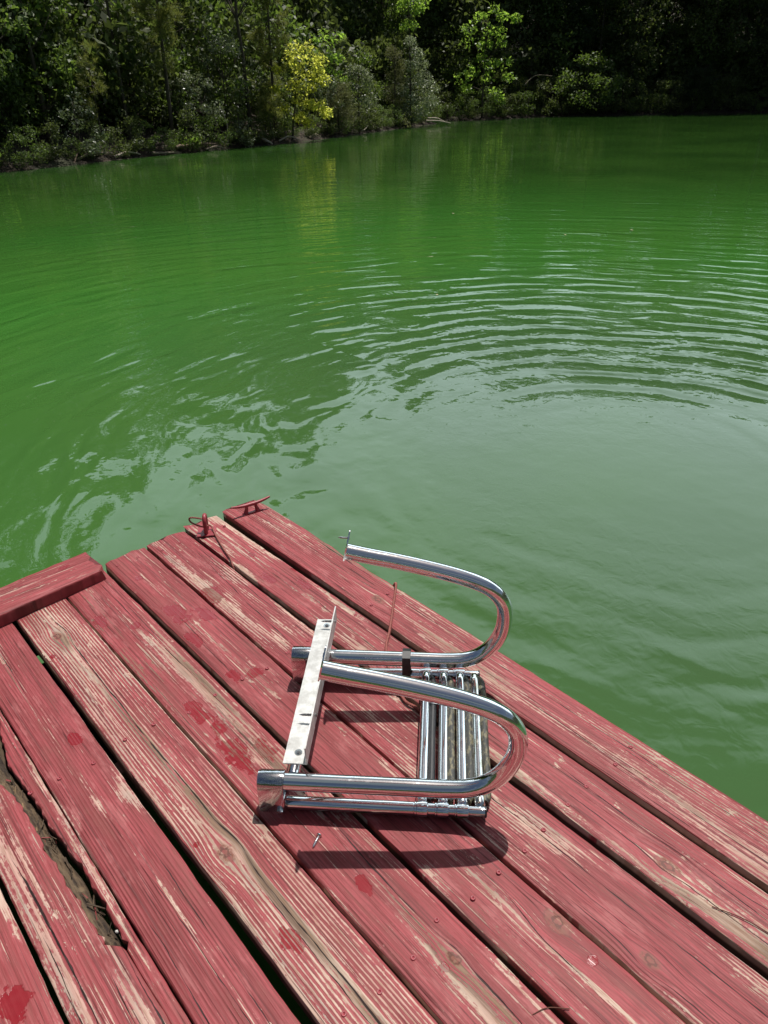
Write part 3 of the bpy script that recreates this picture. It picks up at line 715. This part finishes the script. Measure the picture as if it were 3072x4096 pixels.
# ------------------------------------------------------------------ bank terrain
SH = np.array([(-20, -40), (-21, -14), (-22, -4), (-22.7, 3), (-23.1, 6.8), (-23.5, 8.8), (-24.6, 11.5), (-25.3, 14.5), (-25.8, 17.7), (-26.9, 20.8), (-28.5, 24.4), (-30.8, 29.2), (-32.3, 32.9), (-33.6, 33.6), (-35, 35), (-34.1, 36.2), (-33.2, 38.3), (-31.9, 43), (-28, 47.2), (-22.9, 52.6), (-14, 58), (0, 62), (20, 66)], float)
POLY = np.vstack([SH, [(20, 130), (-110, 130), (-110, -40)]])
def shore_dist(P):
    P = np.atleast_2d(P); best = np.full(len(P), 1e9)
    for a, b in zip(SH[:-1], SH[1:]):
        d = b-a; tt = np.clip(((P-a)@d)/(d@d), 0, 1); q = a+tt[:, None]*d
        best = np.minimum(best, np.hypot(*(P-q).T))
    ins = np.zeros(len(P), bool)
    for (x1, y1), (x2, y2) in zip(POLY, np.roll(POLY, -1, 0)):
        cnd = ((y1 > P[:, 1]) != (y2 > P[:, 1]))
        with np.errstate(divide='ignore', invalid='ignore'): xi = (x2-x1)*(P[:, 1]-y1)/(y2-y1+1e-12)+x1
        ins ^= cnd & (P[:, 0] < xi)
    return np.where(ins, best, -best)
def hgt(d): return np.interp(d, [-6, -1, -.2, .0, .35, 1.0, 2.5, 6, 14, 30, 60], [-2, -.9, -.58, -.50, -.34, -.16, .25, 1.8, 5.5, 10, 13])
def ground_z(x_, y_): return float(hgt(shore_dist(np.array([[x_, y_]])))[0])
gx = np.arange(-75, 21, .6); gy = np.arange(-22, 96, .6)
GX, GY = np.meshgrid(gx, gy, indexing='ij'); PP = np.stack([GX.ravel(), GY.ravel()], 1)
D = shore_dist(PP); nr = np.random.RandomState(3)
Z = hgt(D) + nr.normal(0, .05, len(D))*np.clip(D+.3, 0, 1)
keep = D > -3.5
idx = -np.ones(len(D), int); idx[keep] = np.arange(keep.sum())
vts = np.stack([PP[keep, 0], PP[keep, 1], Z[keep]], 1)
nxg, nyg = len(gx), len(gy); fcs = []
I = np.arange(nxg*nyg).reshape(nxg, nyg)
for a, b, c2, d2 in zip(I[:-1, :-1].ravel(), I[1:, :-1].ravel(), I[1:, 1:].ravel(), I[:-1, 1:].ravel()):
    if idx[a] >= 0 and idx[b] >= 0 and idx[c2] >= 0 and idx[d2] >= 0: fcs.append((idx[a], idx[b], idx[c2], idx[d2]))
me = bpy.data.meshes.new('bank'); me.from_pydata(vts.tolist(), [], fcs)
t = NT('leaf_litter_soil'); c, x, y, z = t.coords()
n1 = t.noise(c, 9, 5, .65); n2 = t.noise(c, 1.1, 3)
colr = t.mix(t.sm(n1, .35, .65), (.012, .009, .006), (.060, .042, .027))
colr = t.mix(t.sm(n2, .5, .7), colr, (.03, .034, .014))
t.done(t.princ(Base_Color=colr, Roughness=.95, Normal=t.bump(n1, .08)))
tag(link_mesh('bank', me, t.mat), kind='structure')

# unseen wooded hills behind the viewer, added for dark reflections in the chrome
bm = bmesh.new(); rows = []; hr_ = np.random.RandomState(8)
for i, q in enumerate(np.linspace(R(-150), R(62), 90)):
    hh = 13+3*math.sin(i*.35)+2*math.sin(i*.9)
    rows.append([bm.verts.new(((d_+hr_.normal()*1.2)*math.cos(q)-20, (d_+hr_.normal()*1.2)*math.sin(q)+20, z_+hr_.normal()*.5)) for d_, z_ in ((88, -.9), (90, 2.5), (93, hh*.55), (97, hh), (110, hh+4))])
for p, q in zip(rows[:-1], rows[1:]):
    for j in range(4): bm.faces.new((p[j], q[j], q[j+1], p[j+1]))
t = NT('distant_woods'); c, x, y, z = t.coords()
n1 = t.noise(c, .8, 5, .7)
t.done(t.princ(Base_Color=t.mix(t.sm(n1, .35, .65), (.008, .014, .006), (.045, .075, .022)), Roughness=.9, Normal=t.bump(n1, 1.5)))
tag(from_bm('hills', bm, t.mat), kind='structure')

# ------------------------------------------------------------------ foliage
def leaf_mat(name, col, trans, rough=.4, var=.35, tw=.35, spec=.5):
    t = NT(name)
    g = t.t.nodes.new('ShaderNodeNewGeometry'); ri = g.outputs['Random Per Island']
    a = tuple(v*(1-var) for v in col); b = tuple(v*(1+var) for v in col)
    cc = t.mix(ri, a, b)
    p = t.princ(Base_Color=cc, Roughness=rough, Specular_IOR_Level=spec)
    tr = t.node('ShaderNodeBsdfTranslucent', Color=t.mix(ri, tuple(v*(1-var) for v in trans), tuple(v*(1+var) for v in trans))).outputs[0]
    mx = t.node('ShaderNodeMixShader'); mx.inputs[0].default_value = tw
    t.t.links.new(p, mx.inputs[1]); t.t.links.new(tr, mx.inputs[2])
    return t.done(mx.outputs[0])
ML = dict(
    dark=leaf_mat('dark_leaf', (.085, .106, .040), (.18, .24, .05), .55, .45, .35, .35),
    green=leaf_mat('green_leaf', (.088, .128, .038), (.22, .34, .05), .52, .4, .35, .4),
    fresh=leaf_mat('fresh_green_leaf', (.14, .23, .045), (.44, .68, .09), .42, .3, .5),
    yellow=leaf_mat('yellow_green_leaf', (.25, .28, .05), (.82, .85, .14), .45, .3, .6),
    grey=leaf_mat('grey_green_leaf', (.115, .14, .085), (.15, .20, .07), .36, .35, .3, .6),
    pale=leaf_mat('pale_leaf', (.22, .245, .155), (.24, .30, .11), .36, .3, .3, .7),
    needle=leaf_mat('olive_needle', (.13, .15, .040), (.27, .30, .06), .5, .3, .4),
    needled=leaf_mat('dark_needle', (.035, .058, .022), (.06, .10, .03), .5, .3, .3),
    cedar=leaf_mat('olive_cedar', (.13, .14, .055), (.20, .22, .07), .6, .3, .35),
    silver=leaf_mat('silver_cedar', (.33, .37, .25), (.32, .38, .18), .45, .3, .3))
t = NT('tree_bark'); c, x, y, z = t.coords()
n1 = t.noise(t.xyz(t.mul(x, 14), t.mul(y, 14), t.mul(z, 2.5)), 1, 4, .6)
t.done(t.princ(Base_Color=t.mix(n1, (.035, .026, .02), (.13, .10, .08)), Roughness=.9, Normal=t.bump(n1, .03)))
M_bark = t.mat
M_drift = simple('bleached_driftwood', (.42, .36, .29), .8, 0, .3, 12, .01)
M_log2 = simple('grey_log', (.24, .19, .14), .85, 0, .4, 14, .015)
M_log = simple('brown_log', (.16, .11, .075), .85, 0, .35, 10, .02)

def unit(a): return a/np.maximum(np.linalg.norm(a, axis=1)[:, None], 1e-9)
def leaves(P, L, Wd, rs, bias=(0, 0, -.3), nup=.8, axis=None, aj=.6, lj=.35):
    n = len(P)
    if axis is None: a = unit(rs.normal(size=(n, 3))+np.array(bias))
    else: a = unit(axis + rs.normal(size=(n, 3))*aj)
    nn = unit(rs.normal(size=(n, 3))+np.array([0, 0, nup])); s = unit(np.cross(a, nn)); nn = np.cross(s, a)
    l = (L*(1+lj*rs.uniform(-1, 1, n)))[:, None]; wd = l*(Wd/L)
    V = np.empty((n, 4, 3))
    V[:, 0] = P; V[:, 1] = P+a*l*.45+s*wd*.5+nn*wd*.12; V[:, 2] = P+a*l-nn*l*.08; V[:, 3] = P+a*l*.45-s*wd*.5+nn*wd*.12
    return V
def clump_pts(cen, rad, n, rs, shell=.5):
    d = unit(rs.normal(size=(n, 3))); r_ = rs.uniform(shell**3, 1, n)**(1/3)
    return cen + d*r_[:, None]*rad
def trunk_mesh(pts, rad, limbs, name='trunk'):
    bm = bmesh.new(); sweep(bm, pts, rad, 8)
    for a, b, r0 in limbs:
        a = np.array(a); b = np.array(b); mid = (a+b)/2+np.array([0, 0, -.06*np.linalg.norm(b-a)])
        q = spline([a, mid, b], 3); sweep(bm, q, [r0*(1-.75*i/(len(q)-1)) for i in range(len(q))], 5)
    bmesh.ops.recalc_face_normals(bm, faces=bm.faces)
    me = bpy.data.meshes.new(name); bm.to_mesh(me); bm.free(); me.polygons.foreach_set('use_smooth', [True]*len(me.polygons)); return me
def broad(H, base, rad, nclump, lpc, L, seed, crad=.45, lean=(0, 0), clumps=None, trad=.08, shell=.5, flat=.7):
    rs = np.random.RandomState(seed)
    if clumps is None:
        clumps = []
        for i in range(nclump):
            f = rs.uniform(0, 1); z_ = base+(H-base)*f
            rmax = rad*math.sin(math.pi*min(1, .18+.78*f))**.7
            q = rs.uniform(0, 6.283); r_ = rmax*rs.uniform(.25, 1)**.5
            clumps.append((r_*math.cos(q)+lean[0]*f, r_*math.sin(q)+lean[1]*f, z_, crad*rs.uniform(.65, 1.3)))
    V = []; limbs = []
    tp = [(lean[0]*f*.8+rs.normal()*.03*H*.1, lean[1]*f*.8+rs.normal()*.03*H*.1, H*.93*f-.3*(f == 0)) for f in np.linspace(0, 1, 8)]
    tr = [trad*(1-.85*f) for f in np.linspace(0, 1, 8)]
    for (x_, y_, z_, cr) in clumps:
        n = max(6, int(lpc*rs.uniform(.6, 1.4)))
        V.append(leaves(clump_pts(np.array([x_, y_, z_]), np.array([cr, cr, cr*flat]), n, rs, shell), L, L*.55, rs))
        k = max(0, min(7, int((z_*.75)/(H*.93)*7)))
        if rs.rand() < .6: limbs.append((tp[k], (x_, y_, z_), trad*.28))
    return np.concatenate(V), trunk_mesh(tp, tr, limbs)
def pine(H, z0, z1, rad, nb, seed, tuft=26, L=.17, Wd=.011, trad=.07, lean=(0, 0)):
    rs = np.random.RandomState(seed); V = []; limbs = []
    tp = [(lean[0]*f, lean[1]*f, H*f-.3*(f == 0)) for f in np.linspace(0, 1, 8)]
    for i in range(nb):
        f = rs.uniform(0, 1); z_ = z0+(z1-z0)*f; q = rs.uniform(0, 6.283)
        bl = rad*(1-.55*f)*rs.uniform(.5, 1.1)
        b0 = np.array([lean[0]*z_/H, lean[1]*z_/H, z_]); dr = np.array([math.cos(q), math.sin(q), rs.uniform(-.15, .5)])
        b1 = b0+dr*bl; limbs.append((b0, b1, .014))
        for k in range(6):
            c_ = b0+dr*bl*rs.uniform(.35, 1.05)+rs.normal(size=3)*.09
            ax = unit((dr+np.array([0, 0, .5])+rs.normal(size=3)*.5)[None])
            V.append(leaves(np.repeat(c_[None], tuft, 0)+rs.normal(size=(tuft, 3))*.02, L, Wd, rs, axis=ax, aj=.62))
    return np.concatenate(V), trunk_mesh(tp, [trad*(1-.85*f) for f in np.linspace(0, 1, 8)], limbs)
def cedar(H, rad, nb, seed, base=.1, n=60, L=.10, Wd=.018, lean=(0, 0), trad=.05):
    rs = np.random.RandomState(seed); V = []; limbs = []
    tp = [(lean[0]*f, lean[1]*f, H*f*.95-.3*(f == 0)) for f in np.linspace(0, 1, 7)]
    for i in range(nb):
        f = rs.uniform(0, 1)**.9; z_ = base+(H-base)*f; q = rs.uniform(0, 6.283); bl = rad*(1-.7*f)*rs.uniform(.55, 1.1)
        b0 = np.array([lean[0]*f, lean[1]*f, z_*.92]); dr = np.array([math.cos(q), math.sin(q), rs.uniform(.2, .8)])
        ts = rs.uniform(.2, 1, n)**.7; P = b0+dr*bl*ts[:, None]+rs.normal(size=(n, 3))*np.array([.07, .07, .06])*(.5+rad*.5)
        V.append(leaves(P, L, Wd, rs, axis=unit((dr+np.array([0, 0, .35]))[None]), aj=.55)); limbs.append((b0, b0+dr*bl*.9, .010))
    return np.concatenate(V), trunk_mesh(tp, [trad*(1-.85*f) for f in np.linspace(0, 1, 7)], limbs)
def plant(name, geo, loc, mat, label, cat, group=None, rz=0., sc_=1.):
    V, tm = geo
    o = empty(name, loc, rz); o.scale = (sc_,)*3; tag(o, label, cat, group)
    link_mesh('crown' if cat == 'tree' else 'foliage', quads_mesh('crown', V), ML[mat], o, False)
    tm.materials.append(M_bark); q = bpy.data.objects.new('trunk' if cat == 'tree' else 'stems', tm); COL.objects.link(q); q.parent = o
    return o
def copy_tree(o, loc, rz, s, mat=None):
    c_ = o.copy(); COL.objects.link(c_); c_.location = loc; c_.rotation_euler = (0, 0, rz); c_.scale = (s,)*3
    for ch in list(o.children):
        d_ = ch.copy(); COL.objects.link(d_); d_.parent = c_
    return c_
def at(x_, y_, dz=0.): return (x_, y_, ground_z(x_, y_)+dz)

# --- named trees of the near bank and the cove
plant('broadleaf_tree', broad(5.5, 1.9, 1.5, 30, 70, .15, 11, .38), at(-24.3, 7.0), 'green', 'green broad-leaved tree at the far left edge of the bank', 'tree')
plant('shrub', broad(1.0, .1, .32, 9, 26, .12, 12, .15, trad=.02), at(-23.35, 6.85), 'fresh', 'small bright green sprig of leaves low at the left edge of the shore', 'shrub')
plant('broadleaf_tree', broad(6, 1.5, 1.3, 26, 60, .17, 13, .40), at(-25.3, 9.1), 'green', 'dark large-leaved tree drooping between the left edge and the thin pine', 'tree')
plant('pine_sapling', pine(2.9, .9, 2.7, .5, 16, 14, 26, .17, .012, .025), at(-24.62, 10.43), 'needle', 'thin young pine with a bare pale stem on the left bank', 'tree')
plant('shrub', broad(1.6, .2, .8, 22, 55, .085, 15, .26, trad=.03), at(-24.05, 9.5), 'grey', 'grey-green small-leaved bush at the water below the thin young pine', 'shrub')
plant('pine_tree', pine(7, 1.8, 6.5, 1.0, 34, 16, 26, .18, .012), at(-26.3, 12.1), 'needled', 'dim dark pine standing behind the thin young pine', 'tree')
plant('pine_tree', pine(8, 2.1, 7.4, .9, 60, 17, 30, .20, .013, .075, (0, .25)), at(-25.86, 13.45), 'needle', 'olive pine with hanging tufts and a leaning trunk on the left bank', 'tree')
plant('shrub', broad(2.1, .7, 1.0, 26, 50, .085, 18, .26, trad=.03), at(-26.2, 14.9), 'pale', 'shrub speckled with pale shining leaves right of the olive pine', 'shrub')
plant('shrub', broad(.65, .1, .42, 10, 30, .09, 19, .15, trad=.015), at(-25.2, 13.6), 'fresh', 'low fresh green plant at the foot of the olive pine', 'shrub')
o = plant('broadleaf_tree', broad(9, 4.6, 1.6, 24, 60, .13, 20, .5, (.1, -.2), trad=.085), at(-27.0, 17.3), 'dark', 'tall tree with a bare dark trunk left of the yellow-green tree', 'tree')
plant('shrub', broad(3.2, .8, 1.0, 36, 60, .085, 21, .30, trad=.04), at(-26.9, 16.3), 'grey', 'tall grey-leaved bush between the bare dark trunk and the pale shrub', 'shrub')
plant('pine_tree', pine(8.5, .9, 8.0, .75, 70, 22, 30, .20, .013, .06, (.0, .2)), at(-26.55, 18.15), 'needle', 'slender olive pine just left of the yellow-green tree', 'tree')
plant('pine_sapling', pine(1.5, .75, 1.4, .55, 14, 23, 30, .20, .013, .03, (.1, -.3)), at(-25.9, 17.6), 'needle', 'low olive pine tuft hanging at the bank under the slender pine', 'tree')
yc = [(.05, .35, 2.9, .34), (.3, .7, 2.95, .30), (.25, .2, 2.55, .36), (.3, .75, 2.5, .40), (.35, 1.1, 2.55, .32), (.2, .45, 2.1, .36), (.35, 1.0, 2.1, .34), (.3, 1.3, 1.95, .26), (.2, .2, 1.75, .30), (.3, .75, 1.7, .30), (.25, .35, 1.3, .28), (.3, .7, 1.15, .26), (.35, 1.05, 1.1, .28), (.35, 1.3, .85, .24), (.2, .35, .75, .25), (.3, .6, .55, .2), (.1, -.35, 2.3, .18), (.1, -.45, 1.7, .16), (.1, -.2, 1.05, .2)]
plant('yellow_tree', broad(3.1, .5, .8, 0, 112, .12, 24, clumps=[(a*1.1, b*1.22-.1, z_*1.03, c_*1.12) for a, b, z_, c_ in yc], shell=.3, trad=.045, lean=(.2, .7)), at(-26.35, 18.75), 'yellow', 'bright yellow-green leafy small tree glowing in the sun', 'tree')
bc = [(.1, -.5, 3.2, .22), (.1, -.15, 3.45, .24), (.1, .2, 3.15, .24), (.1, .55, 3.4, .26), (.1, .85, 3.4, .16), (0, .2, 2.7, .26), (0, .7, 2.6, .24), (0, .5, 2.1, .26), (0, 0, 2.2, .25), (0, 1.0, 1.8, .16)]
plant('broadleaf_tree', broad(3.6, 1.6, .9, 0, 46, .15, 25, clumps=bc, trad=.05), at(-28.6, 22.4), 'fresh', 'vivid green sprays of leaves behind and above the yellow-green tree', 'tree')
plant('shrub', broad(2.5, .9, .85, 26, 70, .10, 26, .26, trad=.04), at(-28.35, 23.9), 'pale', 'pale tufted shrub right of the yellow-green tree', 'shrub')
plant('shrub', broad(2.0, .5, .7, 18, 60, .085, 27, .25, trad=.03), at(-27.8, 21.9), 'grey', 'silvery grey bush between the yellow-green tree and the pale tufted shrub', 'shrub')
plant('cedar_shrub', cedar(1.8, 1.25, 60, 28, .05, 70, .13, .017), at(-27.7, 22.2), 'cedar', 'feathery olive cedar bush spreading over the water under the pale shrub', 'shrub')
plant('shrub', broad(.95, .1, .5, 14, 36, .085, 29, .17, trad=.025), at(-25.6, 16.2), 'pale', 'whitish-leaved branch at the waterline above the white stick', 'shrub')
jc = [(.0, .0, 3.7, .30), (.2, .2, 3.2, .36), (.2, .5, 2.7, .40), (.1, -.1, 2.7, .36), (.3, .6, 2.1, .45), (.1, .1, 2.0, .45), (.4, .9, 1.7, .45), (.2, .4, 1.4, .5), (.4, 1.0, 1.1, .4), (.1, -.1, 1.2, .4), (.3, .6, .8, .45), (.2, .1, .5, .4), (0, -.5, 1.6, .35), (0, -.5, .8, .35)]
plant('juniper_tree', broad(3.9, .3, 1.0, 0, 210, .10, 30, clumps=[(a*1.1, b*1.1, z_, c_*1.08) for a, b, z_, c_ in jc], trad=.06), at(-31.05, 29.6), 'silver', 'silvery pale juniper at the tip of the point', 'tree')
plant('cedar_shrub', cedar(3.4, 1.0, 50, 31, .3, 70, .13, .017), at(-31.0, 28.5), 'cedar', 'olive-brown cedar at the left side of the silvery juniper', 'shrub')
plant('broadleaf_tree', broad(6.0, 3.9, .8, 16, 60, .14, 32, .34, trad=.05), at(-32.1, 30.6), 'fresh', 'narrow bright green tree top above the silvery juniper', 'tree')
plant('shrub', broad(.5, .05, .5, 10, 40, .08, 33, .16, trad=.02), at(-30.2, 28.1), 'cedar', 'low olive tuft of grass-like leaves at the foot of the silvery juniper', 'shrub')
kc = [(.3, -.6, 4.9, .45), (.6, .1, 5.2, .40), (1.0, .4, 4.9, .40), (1.4, .9, 4.8, .32), (.1, -1.1, 4.3, .55), (.6, -.3, 4.3, .55), (.9, .3, 4.2, .45), (.1, -1.1, 3.7, .5), (.6, -.4, 3.6, .55), (1.0, .4, 3.7, .4), (.5, -.5, 3.0, .4), (.0, -1.5, 2.0, .5), (.3, -1.0, 2.3, .5), (.8, -.1, 2.6, .55), (1.2, .5, 2.7, .5), (1.3, .8, 2.0, .4), (.7, -.2, 2.0, .5), (.2, -1.2, 1.5, .4), (.9, .3, 1.3, .35), (1.0, .5, .9, .35)]
plant('broadleaf_tree', broad(5.3, .8, 1.6, 0, 66, .20, 34, clumps=[(a*1.15-.6, b*1.15+.35, z_*1.04, c_*.92) for a, b, z_, c_ in kc], trad=.07), at(-33.6, 38.0), 'fresh', 'sunlit green tree with separate leaf clumps in the dark cove', 'tree')
plant('shrub', broad(3.1, .4, 2.0, 40, 66, .17, 35, .55, trad=.05), at(-30.8, 44.4), 'green', 'rounded mid-green bush at the waterline of the dark cove', 'shrub')
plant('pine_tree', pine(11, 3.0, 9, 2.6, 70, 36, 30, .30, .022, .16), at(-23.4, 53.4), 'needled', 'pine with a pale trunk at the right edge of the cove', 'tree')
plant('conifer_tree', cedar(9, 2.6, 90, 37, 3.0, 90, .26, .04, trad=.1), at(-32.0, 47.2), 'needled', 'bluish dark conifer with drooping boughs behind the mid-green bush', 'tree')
plant('cedar_shrub', cedar(2.2, 1.6, 60, 38, .1, 70, .2, .03), at(-26.2, 49.6), 'needled', 'dark low conifer bush overhanging the water right of the mid-green bush', 'shrub')

# --- the dense forest: three kinds of dark tree, copied
def along(off, step, seed, d0=0., d1=1e9):
    rs = np.random.RandomState(seed); out = []
    seg = np.hypot(*np.diff(SH, axis=0).T); S = np.concatenate([[0], np.cumsum(seg)])
    s = d0
    while s < min(S[-1], d1):
        k = min(np.searchsorted(S, s, 'right')-1, len(seg)-1); f = (s-S[k])/seg[k]
        p = SH[k]+(SH[k+1]-SH[k])*f; d = (SH[k+1]-SH[k])/seg[k]; nn = np.array([-d[1], d[0]])
        q = p+nn*off+rs.normal(size=2)*step*.18
        out.append(q); s += step*rs.uniform(.8, 1.2)
    return out
protos = []
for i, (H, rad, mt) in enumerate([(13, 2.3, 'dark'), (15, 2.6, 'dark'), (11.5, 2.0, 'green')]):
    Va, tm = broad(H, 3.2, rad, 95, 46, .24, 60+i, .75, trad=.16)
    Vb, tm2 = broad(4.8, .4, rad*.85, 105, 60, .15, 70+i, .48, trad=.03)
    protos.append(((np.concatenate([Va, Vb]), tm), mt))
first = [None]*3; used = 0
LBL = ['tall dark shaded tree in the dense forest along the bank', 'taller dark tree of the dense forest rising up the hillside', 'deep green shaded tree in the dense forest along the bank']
rs = np.random.RandomState(5)
LIT = [(-26.3, 19.2), (-28.6, 22.6), (-28.3, 23.9), (-31.0, 29.8), (-33.8, 38.2), (-26.2, 14.9), (-25.9, 13.5), (-26.5, 18.2)]
sh = np.array([math.cos(SUN_AZ), math.sin(SUN_AZ)])
def blocks(q, reach=5.0, wid=3.0):
    for L_ in LIT:
        v = q-np.array(L_); a = v@sh
        if -1.0 < a < reach and abs(v[0]*sh[1]-v[1]*sh[0]) < wid and np.hypot(*v) < reach+1: return True
    return False
for off, step, sd_, s0, s1 in ((2.8, 2.0, 1, 36., 122.), (5.6, 2.5, 2, 32., 126.), (8.6, 2.8, 3, 30., 130.), (12., 3.2, 4, 30., 130.)):
    for q in along(off, step, sd_, s0, s1):
        if q[1] > 36 and off < 4 and rs.rand() < .5: continue
        if shore_dist(q[None])[0] < 1.6 or (off < 7 and blocks(q)): continue
        i = rs.randint(3) if off < 9 else 1
        loc = at(q[0], q[1]); s = rs.uniform(.85, 1.15)*(.84 if q[1] < 26 else 1.)
        if first[i] is None:
            first[i] = plant('forest_tree', protos[i][0], loc, protos[i][1], LBL[i], 'tree', 'dark forest trees, kind %s' % ('one', 'two', 'three')[i], rs.uniform(0, 6.28), s)
        else: copy_tree(first[i], loc, rs.uniform(0, 6.28), s)
for x_, y_, s in ((-38, 43, 1.0), (-41, 46.5, 1.05), (-36.6, 45.2, 1.0), (-40.2, 42.6, 1.1), (-43, 45, 1.1), (-38.5, 47.5, 1.1), (-39.5, 38.8, 1.), (-42.5, 40.5, 1.1), (-36.5, 48.8, 1.1), (-45, 49, 1.15)):
    copy_tree(first[int(abs(x_*3)) % 3], at(x_, y_), rs.uniform(0, 6.28), s)
NAMED = np.array([o.location[:2] for o in COL.objects if o.parent is None and o.get('category') in ('tree', 'shrub') and o.name.split('.')[0] != 'forest_tree'])
# undergrowth bushes
bf = [None]*2
BL = ['dark shaded bush among the undergrowth of the bank', 'dull green shaded bush among the undergrowth of the bank']
bgeo = [(broad(2.0, .15, .95, 26, 50, .13, 81, .36, trad=.03), 'dark'), (broad(1.7, .15, .9, 30, 46, .09, 82, .30, trad=.03), 'green')]
for kind_, q in [(0, q) for q in along(.22, .62, 19, 36., 116.)]+[(1, q) for q in along(1.1, 1.25, 9, 36., 116.)]+[(2, q) for q in along(2.4, 1.05, 10, 36., 118.)]+[(4, q) for q in along(3.7, 1.5, 14, 36., 118.)]+[(3, q) for q in along(4.4, 2.0, 12, 36., 118.)]:
    if shore_dist(q[None])[0] < .05: continue
    if kind_ == 1 and np.min(np.hypot(*(NAMED-q).T)) < .85: continue
    if kind_ == 4 and blocks(q, 3.0, 1.2): continue
    i = rs.randint(2); loc = at(q[0], q[1]); s = rs.uniform(.6, 1.1)*(.56+.24*(q[1] > 35), .95, 1.6, 1.8, 2.5)[kind_]
    if bf[i] is None: bf[i] = plant('undergrowth_bush', bgeo[i][0], loc, bgeo[i][1], BL[i], 'bush', ('dark bushes', 'dull green bushes')[i]+' under the forest', rs.uniform(0, 6.28), s)
    else: copy_tree(bf[i], loc, rs.uniform(0, 6.28), s)

# --- driftwood
def log(pts, rad, mat, label, name='driftwood_log'):
    P = spline(pts, 5); n = len(P); rs = np.random.RandomState(len(label))
    bm = bmesh.new(); sweep(bm, P+rs.normal(size=P.shape)*rad*.12, [rad*(1-.6*i/(n-1)) for i in range(n)], 9)
    return tag(from_bm(name, bm, mat, None, True, 60), label, 'log')
log([(-24.6, 12.0, -.40), (-24.8, 12.6, -.44), (-24.95, 13.2, -.46)], .045, M_log2, 'bleached log lying along the waterline under the olive pine')
log([(-24.9, 13.0, -.3), (-25.1, 13.9, -.27), (-25.25, 14.8, -.3)], .06, M_log, 'brown log lying on the bank right of the bleached log')
log([(-25.75, 16.05, -.05), (-25.55, 16.25, -.35), (-25.45, 16.35, -.55)], .03, M_drift, 'white broken stick dipping into the water below the bare trunk', 'driftwood_branch')
log([(-25.9, 16.9, -.2), (-25.7, 17.2, -.36), (-25.62, 17.35, -.46)], .055, M_drift, 'short pale stump end at the waterline right of the white stick', 'driftwood_stump')
log([(-26.3, 16.0, .3), (-25.9, 16.7, -.12), (-25.7, 17.1, -.38)], .05, M_log, 'fallen trunk slanting down to the short pale stump', 'fallen_trunk')
log([(-25.4, 15.3, -.4), (-25.5, 15.4, .25), (-25.55, 15.3, .75)], .02, M_drift, 'thin bare grey branch standing upright at the bank', 'dead_branch')
log([(-23.7, 9.0, -.55), (-23.95, 9.35, -.2), (-24.1, 9.7, .1)], .025, M_log, 'thin stick leaning out of the water on the left bank', 'dead_branch')
log([(-33.2, 41.4, 1.3), (-32.8, 41.9, 1.75), (-32.2, 42.7, 1.7)], .035, M_log2, 'dead pale branch crossing the dark cove', 'dead_branch')
for i, (a, b, L) in enumerate([(-31.3, 31.0, 1.4), (-31.7, 31.5, 1.1)]):
    log([(a, b, -.28+.1*i), (a+.35*L, b+.35*L, -.3+.1*i), (a+.5*L, b+.8*L, -.42)], .045, M_drift, ('grey driftwood pole along the tip of the point', 'upper driftwood pole at the tip of the point')[i])
rl = random.Random(21)
for i, (p, lab) in enumerate([((-24.35, 10.6), 'grey root snag at the foot of the thin young pine'), ((-25.05, 14.2), 'tangled pale root at the waterline right of the low fresh plant'),
        ((-25.35, 15.0), 'bent pale branch on the shore left of the white stick'), ((-26.15, 18.0), 'brown root under the yellow-green tree'), ((-26.75, 19.9), 'tan root snag at the water right of the yellow-green tree'),
        ((-27.3, 21.2), 'tan log at the waterline under the feathery cedar bush'), ((-28.6, 24.2), 'grey snag at the waterline below the pale tufted shrub'), ((-24.0, 9.2), 'dim log lying in the water at the left bank')]):
    d_ = np.array([rl.uniform(-.25, .05), rl.uniform(.6, 1.1)]); z0 = WATER_Z+rl.uniform(.02, .1)
    log([(p[0], p[1], z0), (p[0]+d_[0]*.5, p[1]+d_[1]*.5, z0+rl.uniform(.03, .2)), (p[0]+d_[0], p[1]+d_[1], z0+rl.uniform(-.05, .3))], rl.uniform(.025, .05), (M_drift, M_log2, M_log)[i % 3], lab, 'driftwood_root' if 'root' in lab else 'driftwood_log')
# --- little things afloat
fl = simple('floating_leaf', (.45, .40, .22), .6, 0, .2, 50)
for (x_, y_, lab) in [(-5.85, 9.8, 'tiny yellow leaf floating near the right rings, rightmost one'), (-6.3, 8.9, 'tiny pale leaf floating left of the yellow one'), (-8.8, 9.3, 'pale fleck floating farthest out on the water'), (-5.2, 5.3, 'tiny yellow fleck floating amid the bright rings')]:
    V = leaves(np.array([[x_, y_, WATER_Z+.004]]), .05, .03, np.random.RandomState(int(abs(x_*100))), axis=np.array([[1, .4, .05]]), aj=.1, nup=9)
    tag(link_mesh('floating_leaf', quads_mesh('leaf', V), fl, None, False), lab, 'leaf')
